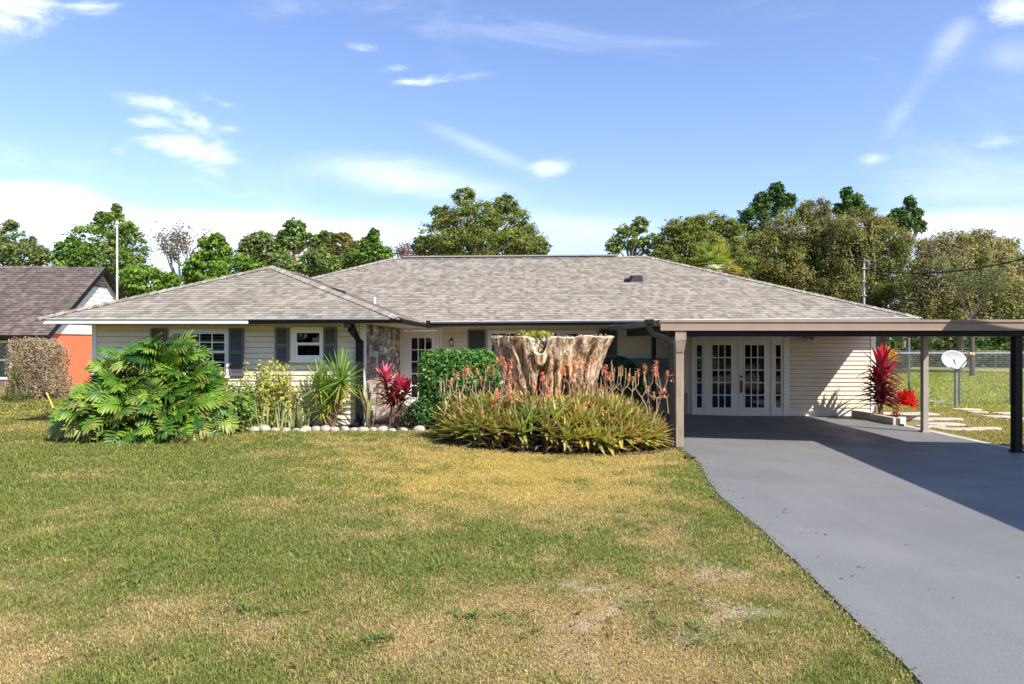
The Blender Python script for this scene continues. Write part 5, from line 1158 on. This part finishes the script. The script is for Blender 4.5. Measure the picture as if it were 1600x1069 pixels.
# satellite dish
Yd=21.0; dx_,dz_=PX(1491,Yd),PZ(562,Yd); sd=thing('satellite_dish',(PX(1493,Yd),Yd,0),'off white oval satellite dish on a steel pole in front of the fence','satellite dish')
mb=MB(); mb.tube([(PX(1495,Yd),Yd+.06,-.05),(PX(1495,Yd),Yd+.06,dz_-.15),(PX(1495,Yd),Yd+.12,dz_+.0)],.035,10); mb.build('pole',GALV,sd)
ax_d=Vector((.25,-1,.42)).normalized(); ux=Vector((1,.22,.12)).normalized(); ux=(ux-ax_d*ux.dot(ax_d)).normalized(); uy=ax_d.cross(ux)
if uy.z<0: uy=-uy
c0=Vector((dx_,Yd,dz_)); mb=MB(); vs=[];fs=[];nr,na=8,36
for side in (0,1):
    for i in range(nr+1):
        for k in range(na):
            r_=i/nr; a=2*math.pi*k/na; vs.append(c0+ux*math.cos(a)*r_*.46+uy*math.sin(a)*r_*.30-ax_d*(.10*(1-r_*r_)+side*.014))
    b=side*(nr+1)*na
    for i in range(nr):
        for k in range(na):
            f_=(b+i*na+k,b+i*na+(k+1)%na,b+(i+1)*na+(k+1)%na,b+(i+1)*na+k); fs.append(f_ if side==0 else f_[::-1])
b=(nr+1)*na
for k in range(na): fs.append((nr*na+k,nr*na+(k+1)%na,b+nr*na+(k+1)%na,b+nr*na+k))
mb.add(vs,fs); mb.build('reflector',mat('dish_paint',(.36,.36,.35),.5,.1,5,dirt=.4),sd,smooth=True)
mb=MB(); ft2=c0+ax_d*.48-uy*.05+ux*.05; mb.tube([c0-uy*.33,ft2-uy*.04],.014,6); mb.tube([c0-uy*.3-ux*.05,(c0-uy*.33)],.02,6); mb.build('feed_arm',CHAR,sd)
mb=MB(); mb.tube([ft2-ax_d*.06+uy*.03,ft2+ax_d*.08+uy*.03],[.05,.04],10); mb.tube([ft2+ux*.1,ft2+ux*.1+ax_d*.07],[.035,.035],8); mb.build('receiver',mat('lnb_tan',(.5,.33,.16),.5),sd)
# power mast and wires
pm=thing('power_mast',(PX(1350,30),30.2,0),'thin grey service mast behind the right hip of the roof','mast'); Yp=30.2
mb=MB(); mx0=PX(1350,Yp); mb.tube([(mx0,Yp,0),(mx0,Yp,PZ(412,Yp))],.042,10); mb.build('pole',mat('weathered_pole',(.42,.4,.36),.7,.2,6),pm)
mb=MB(); 
for py in (420,440,462): mb.tube([(mx0-.12,Yp-.05,PZ(py,Yp)),(mx0+.06,Yp-.07,PZ(py,Yp)),(mx0+.1,Yp,PZ(py,Yp)-.05)],.03,6)
mb.tube([(mx0,Yp,PZ(412,Yp)),(mx0+.02,Yp,PZ(407,Yp)),(mx0+.16,Yp-.05,PZ(409,Yp)),(mx0+.2,Yp-.05,PZ(414,Yp))],[.06,.07,.06,.05],8); mb.build('weather_head',GALV,pm)
def wire(name,label,a,b,sag,r):
    a=Vector(a);b=Vector(b); pts=[]
    for i in range(25): t=i/24; p=a.lerp(b,t); p.z-=sag*4*t*(1-t); pts.append(p)
    mb=MB(); mb.tube(pts,r,6); return tag(mb.build(name,BLACK),label,'wire')
wire('power_line','thick black power line rising from the mast to the upper right',(mx0+.1,Yp,PZ(422,Yp)),(PX(1700,24),24,PZ(372,24)),.55,.028)
wire('power_line','loose black wire loop beside the service mast',(mx0+.1,Yp,PZ(418,Yp)),(mx0+.95,Yp-.3,PZ(430,Yp)),.22,.018)
wire('telephone_line','thin black line low over the carport at the right edge',(PX(1480,30),30,PZ(504,30)),(PX(1700,24),24,PZ(476,24)),.2,.018)
mb=MB(); Yv=24.5; mb.tube([(PX(183,Yv),Yv,.2),(PX(183,Yv),Yv,PZ(350,Yv))],.032,8); mb.tube([(PX(183,Yv),Yv,PZ(350,Yv)),(PX(183,Yv),Yv,PZ(345,Yv))],[.06,.03],8)
tag(mb.build('white_mast',mat('mast_white',(.62,.6,.55),.5)),'thin tall white mast between the two houses','mast')
mb=MB(); x_,y_=gpt(1075,722); 
for k in range(7): a=random.uniform(0,6.28); mb.strap((x_+random.uniform(-.05,.05),y_,.14),(math.cos(a),math.sin(a)*.5,random.uniform(.2,1)),random.uniform(.06,.13),.05,.5,3,.3,(.05,.04,.035))
tag(mb.build('dead_leaf',DEADM),'dark curled dead leaf on the lawn beside the driveway','leaf')
# debris on the slab
mb=MB()
for k in range(90):
    y_=random.uniform(4,15); x_=random.uniform(float(slab_left(y_))+.1,8.9) if random.random()<.5 else float(slab_left(y_))+abs(random.gauss(0,.35)); a=random.uniform(0,6.28); c=random.choice([(.06,.045,.03),(.2,.14,.08),(.14,.1,.06),(.1,.12,.04)])
    mb.strap((x_,y_,ground(x_,y_)+.036),(math.cos(a),math.sin(a),.08),random.uniform(.02,.055),random.uniform(.008,.02),.1,2,.3,c)
tag(mb.build('leaf_litter',DEADM),'scattered leaf bits and specks on the driveway','litter',kind='stuff')
mb=MB()
for k in range(260):
    px=random.gauss(1010,130) if k<150 else random.uniform(50,1100); py=random.gauss(950,45) if k<150 else random.uniform(720,1060); x_,y_=gpt(px,min(1062,py)); a=random.uniform(0,6.28)
    if x_>float(slab_left(y_))-.1: continue
    mb.strap((x_,y_,ground(x_,y_)+.02),(math.cos(a),math.sin(a),.25),random.uniform(.03,.07),random.uniform(.012,.03),.3,3,.3,random.choice([(.16,.09,.05),(.3,.2,.12),(.22,.12,.06),(.25,.18,.1)]))
tag(mb.build('fallen_leaves',DEADM),'small brown fallen leaves strewn through the grass','leaves',kind='stuff')
# broadleaf weeds in the lawn
mb=MB()
for k in range(90):
    if k%6==0: qx_,qy_=random.uniform(0,1250),random.uniform(750,1050)
    px=qx_+random.gauss(0,28); py=min(1066,qy_+random.gauss(0,8)); x_,y_=gpt(px,py)
    if x_>float(slab_left(y_))-.05: continue
    rosette(mb,(x_,y_,ground(x_,y_)+.01),random.randint(5,9),random.uniform(.03,.06),.018,[(.12,.20,.045),(.09,.16,.04),(.16,.23,.05)],None,.1,.9,.5,seg=2,fold=.2)
tag(mb.build('lawn_weeds',LEAFM),'small bright green weeds scattered in the lawn','weeds',kind='stuff')
# ================================================================ GRASS BLADES
VV=[];CC=[]
bedpoly=lambda x,y:((x>-8.6)&(x<-5.0)&(y>13.15))|((x>=-5.0)&(x<-1.6)&(y>13.55))|((x>-1.6)&(x<.2)&(y>14.0)&(y<15.2))
def grass(x0f,x1f,y0,y1,dens,h,wd):
    xm0=x0f; xm1=x1f; n=int((xm1-xm0)*(y1-y0)*dens); x=rng.uniform(xm0,xm1,n); y=rng.uniform(y0,y1,n)
    keep=(x<slab_left(y)+.0+.03*vnoise(x*9,y*9,2))|(x>SLAB_R+.24)
    keep&=~bedpoly(x,y); keep&=~((((x-ax)/(arx+.05))**2+((y-ay)/(ary+.02))**2)<1)
    keep&=~((x>WX0)&(x<RX)&(y>YW-.1)); keep&=x>-(y*.745+.5); keep&=x<(y*.75+.5); keep&=~((x>8)&(x<10.5)&(y>16.3)&(y<18.5))
    G,S,Go=lawn_fields(x,y); keep&=rng.random(n)>S*.8
    x=x[keep];y=y[keep];G=G[keep];Go=Go[keep];n=len(x)
    z=.25*np.clip((6-x)/8,0,1)+.02*(fbm(x*.8,y*.8,5)-.5)
    hh=h*rng.uniform(.5,1.35,n)*(.75+.6*G); az=rng.uniform(0,2*math.pi,n); el=np.radians(rng.uniform(15,80,n))
    d=np.stack([np.cos(az)*np.cos(el),np.sin(az)*np.cos(el),np.sin(el)],1); az2=az+math.pi/2+rng.normal(size=n)*.5; s=np.stack([np.cos(az2),np.sin(az2),rng.normal(size=n)*.25],1)
    B=np.stack([x,y,z-.005],1); w_=(wd*rng.uniform(.6,1.3,n))[:,None]; hh=hh[:,None]
    mid=B+d*hh*.5+np.array([0,0,.006]); tip=B+d*hh*np.array([1,1,.82])
    V_=np.stack([B,mid-s*w_*.5,tip,mid+s*w_*.5],1).reshape(-1,3)
    gr=rng.random(n)<np.clip(.5+(G-.47)*1.55,0.03,.97)
    green=palette(n,[(.165,.195,.043),(.22,.245,.055),(.31,.31,.07),(.11,.15,.035)],None,.15); straw=palette(n,[(.46,.35,.16),(.40,.28,.13),(.30,.19,.10),(.58,.47,.26)],None,.15)
    gold=palette(n,[(.56,.42,.12),(.46,.37,.10)],None,.1); straw=np.where((rng.random(n)<Go)[:,None],gold,straw)
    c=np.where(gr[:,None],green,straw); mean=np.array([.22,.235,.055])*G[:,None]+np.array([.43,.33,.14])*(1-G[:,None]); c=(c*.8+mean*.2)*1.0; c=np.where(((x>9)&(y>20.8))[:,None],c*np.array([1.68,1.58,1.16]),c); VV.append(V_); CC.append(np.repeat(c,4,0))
grass(-4.6,2.9,3.4,5.4,11500,.040,.0046)
grass(-6.2,3.0,5.4,8,6600,.044,.0062)
grass(-9.2,3.3,8,11.6,3200,.045,.009)
grass(-12,3.4,11.6,15.4,2000,.048,.012)
grass(-16,-8,15.4,24,500,.07,.028)
grass(9,16.5,9,21,1300,.055,.018)
grass(9,32,21,46,110,.09,.05)
# tufts hanging over the driveway edge
yv=rng.uniform(3.8,13.3,5200); xv=slab_left(yv)+rng.normal(size=5200)*.035
az=rng.normal(size=5200)*.9; el=np.radians(rng.uniform(10,65,5200)); d=np.stack([np.cos(az)*np.cos(el),np.sin(az)*np.cos(el),np.sin(el)],1); B=np.stack([xv-.02,yv,.25*np.clip((6-xv)/8,0,1)+.005],1); hh=rng.uniform(.03,.06,(5200,1))
s=np.stack([-np.sin(az),np.cos(az),0*az],1); w_=.009+.0005*yv[:,None]; V_=np.stack([B,B+d*hh*.55-s*w_*.5+[0,0,.008],B+d*hh*[1,1,.6],B+d*hh*.55+s*w_*.5+[0,0,.008]],1).reshape(-1,3)
VV.append(V_); CC.append(np.repeat(palette(5200,[(.16,.21,.05),(.22,.25,.06),(.36,.32,.13)]),4,0))
V_=np.concatenate(VV); C2=np.concatenate(CC); print('blades',len(V_)//4)
gm=attrmat('grass_blade',.6,.3,.2,var=.1,vscale=3)
o=raw_mesh('grass',V_,4,gm,C2,origin=(0,0,0)); tag(o,'short patchy green and straw coloured grass','grass',kind='stuff')
# ================================================================ LIGHT, SKY, CAMERA
sd_=Vector((-.735,.714,-1)).normalized()
sun=bpy.data.lights.new('sun','SUN'); sun.energy=5.0; sun.angle=math.radians(.5); sun.color=(1,.95,.87); so=bpy.data.objects.new('sun',sun); COL.objects.link(so); so.rotation_euler=sd_.to_track_quat('-Z','Y').to_euler(); so.location=(10,-10,20)
w=bpy.data.worlds.new('World'); SC.world=w; w.use_nodes=True; nt=w.node_tree; L=nt.links.new; bg=nt.nodes['Background']
sky=N(nt,'ShaderNodeTexSky',sky_type='NISHITA'); sky.sun_disc=False; toS=-sd_; sky.sun_elevation=math.asin(toS.z); sky.sun_rotation=math.atan2(toS.x,toS.y); sky.dust_density=.6; sky.air_density=1.0; sky.ozone_density=2.0
tc=N(nt,'ShaderNodeTexCoord'); sp=N(nt,'ShaderNodeSeparateXYZ'); L(tc.outputs['Generated'],sp.inputs[0])
def M_(op,a,b=None,c=None):
    n=N(nt,'ShaderNodeMath',operation=op)
    for i,x in enumerate((a,b,c)):
        if x is None: continue
        if isinstance(x,(int,float)): n.inputs[i].default_value=x
        else: L(x,n.inputs[i])
    return n.outputs[0]
yy_=M_('MAXIMUM',sp.outputs[1],.08); U=M_('DIVIDE',sp.outputs[0],yy_); W_=M_('DIVIDE',sp.outputs[2],yy_)
cm=N(nt,'ShaderNodeCombineXYZ'); L(U,cm.inputs[0]); L(W_,cm.inputs[1])
def noise(scale,st,rot=0,det=7,rough=.6,dist=.6,off=(0,0,0)):
    mp=N(nt,'ShaderNodeMapping'); mp.inputs['Scale'].default_value=(st[0],st[1],1); mp.inputs['Rotation'].default_value=(0,0,rot); mp.inputs['Location'].default_value=off; L(cm.outputs[0],mp.inputs[0])
    n=N(nt,'ShaderNodeTexNoise'); n.inputs['Scale'].default_value=scale; n.inputs['Detail'].default_value=det; n.inputs['Roughness'].default_value=rough; n.inputs['Distortion'].default_value=dist; L(mp.outputs[0],n.inputs['Vector']); return n.outputs[0]
def gb(px,py,rx,ry,amp,rot=0):
    u=(px-CX)/F; v=(CY-py)/F; du=M_('SUBTRACT',U,u); dv=M_('SUBTRACT',W_,v); c_,s_=math.cos(rot),math.sin(rot)
    a=M_('DIVIDE',M_('ADD',M_('MULTIPLY',du,c_),M_('MULTIPLY',dv,s_)),rx/F); b=M_('DIVIDE',M_('SUBTRACT',M_('MULTIPLY',dv,c_),M_('MULTIPLY',du,s_)),ry/F)
    e=M_('EXPONENT',M_('MULTIPLY',M_('ADD',M_('MULTIPLY',a,a),M_('MULTIPLY',b,b)),-1)); return M_('MULTIPLY',e,amp)
def addup(l):
    r=l[0]
    for x in l[1:]: r=M_('ADD',r,x)
    return r
def ramp(x,a,b,c=0,d=1):
    r=N(nt,'ShaderNodeMapRange',interpolation_type='SMOOTHSTEP'); L(x,r.inputs[0])
    for i,v in zip((1,2,3,4),(a,b,c,d)): r.inputs[i].default_value=v
    return r.outputs[0]
puff=addup([gb(25,12,75,45,1.2),gb(150,12,50,14,.75),gb(255,165,75,14,.8,-.2),gb(230,192,70,10,.7,-.1),gb(265,222,100,22,1.0,-.08),gb(330,245,70,12,.6,-.25),gb(310,190,50,12,.6,-.3),gb(345,160,45,10,.55,-.35),gb(360,200,30,10,.5),gb(185,238,20,9,.6),gb(330,268,60,12,.55,-.3),gb(385,305,30,8,.55),gb(862,262,45,20,.8),gb(565,74,36,8,.7,-.1),gb(622,106,40,9,.65,.1),gb(700,122,70,10,.65,.1),gb(603,34,20,8,.5),gb(742,28,22,10,.5),gb(1580,15,60,36,1.0,.1),gb(1360,248,36,12,.55),gb(1555,222,60,14,.6,.15),gb(640,130,50,6,.5)])
veil=addup([gb(150,350,330,48,.74,-.14),gb(60,310,140,30,.5,-.1),gb(430,362,260,30,.7),gb(640,280,150,34,.75,-.1),gb(1460,345,200,22,.55,.05),gb(1530,375,160,26,.55),gb(1440,130,120,22,.42,.95),gb(1480,70,60,40,.3,.9),gb(900,370,500,40,.55),gb(1580,90,70,40,.4),gb(740,225,120,16,.35,-.4),gb(1250,270,260,26,.25,.1)])
n1=noise(7.5,(1,2.8),.22,9,.66,.5); n2=noise(3.2,(1,2.6),.2,6,.55,.3,(3,1,0))
c1=ramp(M_('ADD',M_('MULTIPLY',M_('MINIMUM',puff,1.15),.75),M_('MULTIPLY',M_('SUBTRACT',n1,.5),2.4)),.22,1.28); c1=M_('MULTIPLY',c1,M_('MINIMUM',M_('MULTIPLY',puff,2.0),1.0)); c2=ramp(M_('MULTIPLY',veil,M_('ADD',M_('MULTIPLY',M_('SUBTRACT',n2,.5),3.2),.95)),.12,1.1)
gen=M_('MULTIPLY',ramp(noise(2.2,(1,3),.3,7,.6,.5,(7,2,0)),.5,.78),.22)
cl=M_('MINIMUM',M_('ADD',M_('ADD',M_('MULTIPLY',c1,.92),M_('MULTIPLY',c2,.84)),gen),1.0)
front=ramp(sp.outputs[1],.1,.3); cl=M_('MULTIPLY',cl,front)
hs_=N(nt,'ShaderNodeMix',data_type='RGBA',blend_type='MULTIPLY'); hs_.inputs[0].default_value=1; L(sky.outputs[0],hs_.inputs[6]); hs_.inputs[7].default_value=(1.25,1.24,1.45,1)
mx=N(nt,'ShaderNodeMix',data_type='RGBA'); L(cl,mx.inputs[0]); L(hs_.outputs[2],mx.inputs[6]); mx.inputs[7].default_value=(8.8,9.1,9.7,1)
L(mx.outputs[2],bg.inputs[0]); bg.inputs[1].default_value=.105
cam=bpy.data.cameras.new('camera'); cam.sensor_width=36; cam.lens=36*F/1600; cam.shift_x=3/1600; cam.clip_start=.1; cam.clip_end=4000
co=bpy.data.objects.new('camera',cam); COL.objects.link(co); co.location=(0,0,H); co.rotation_euler=(math.pi/2,0,0); SC.camera=co
vs_=SC.view_settings; vs_.view_transform='Standard'; vs_.look='None'; vs_.exposure=.72; vs_.gamma=1
SC.cycles.max_bounces=6; SC.cycles.transparent_max_bounces=8
SC.render.resolution_x=1024; SC.render.resolution_y=684
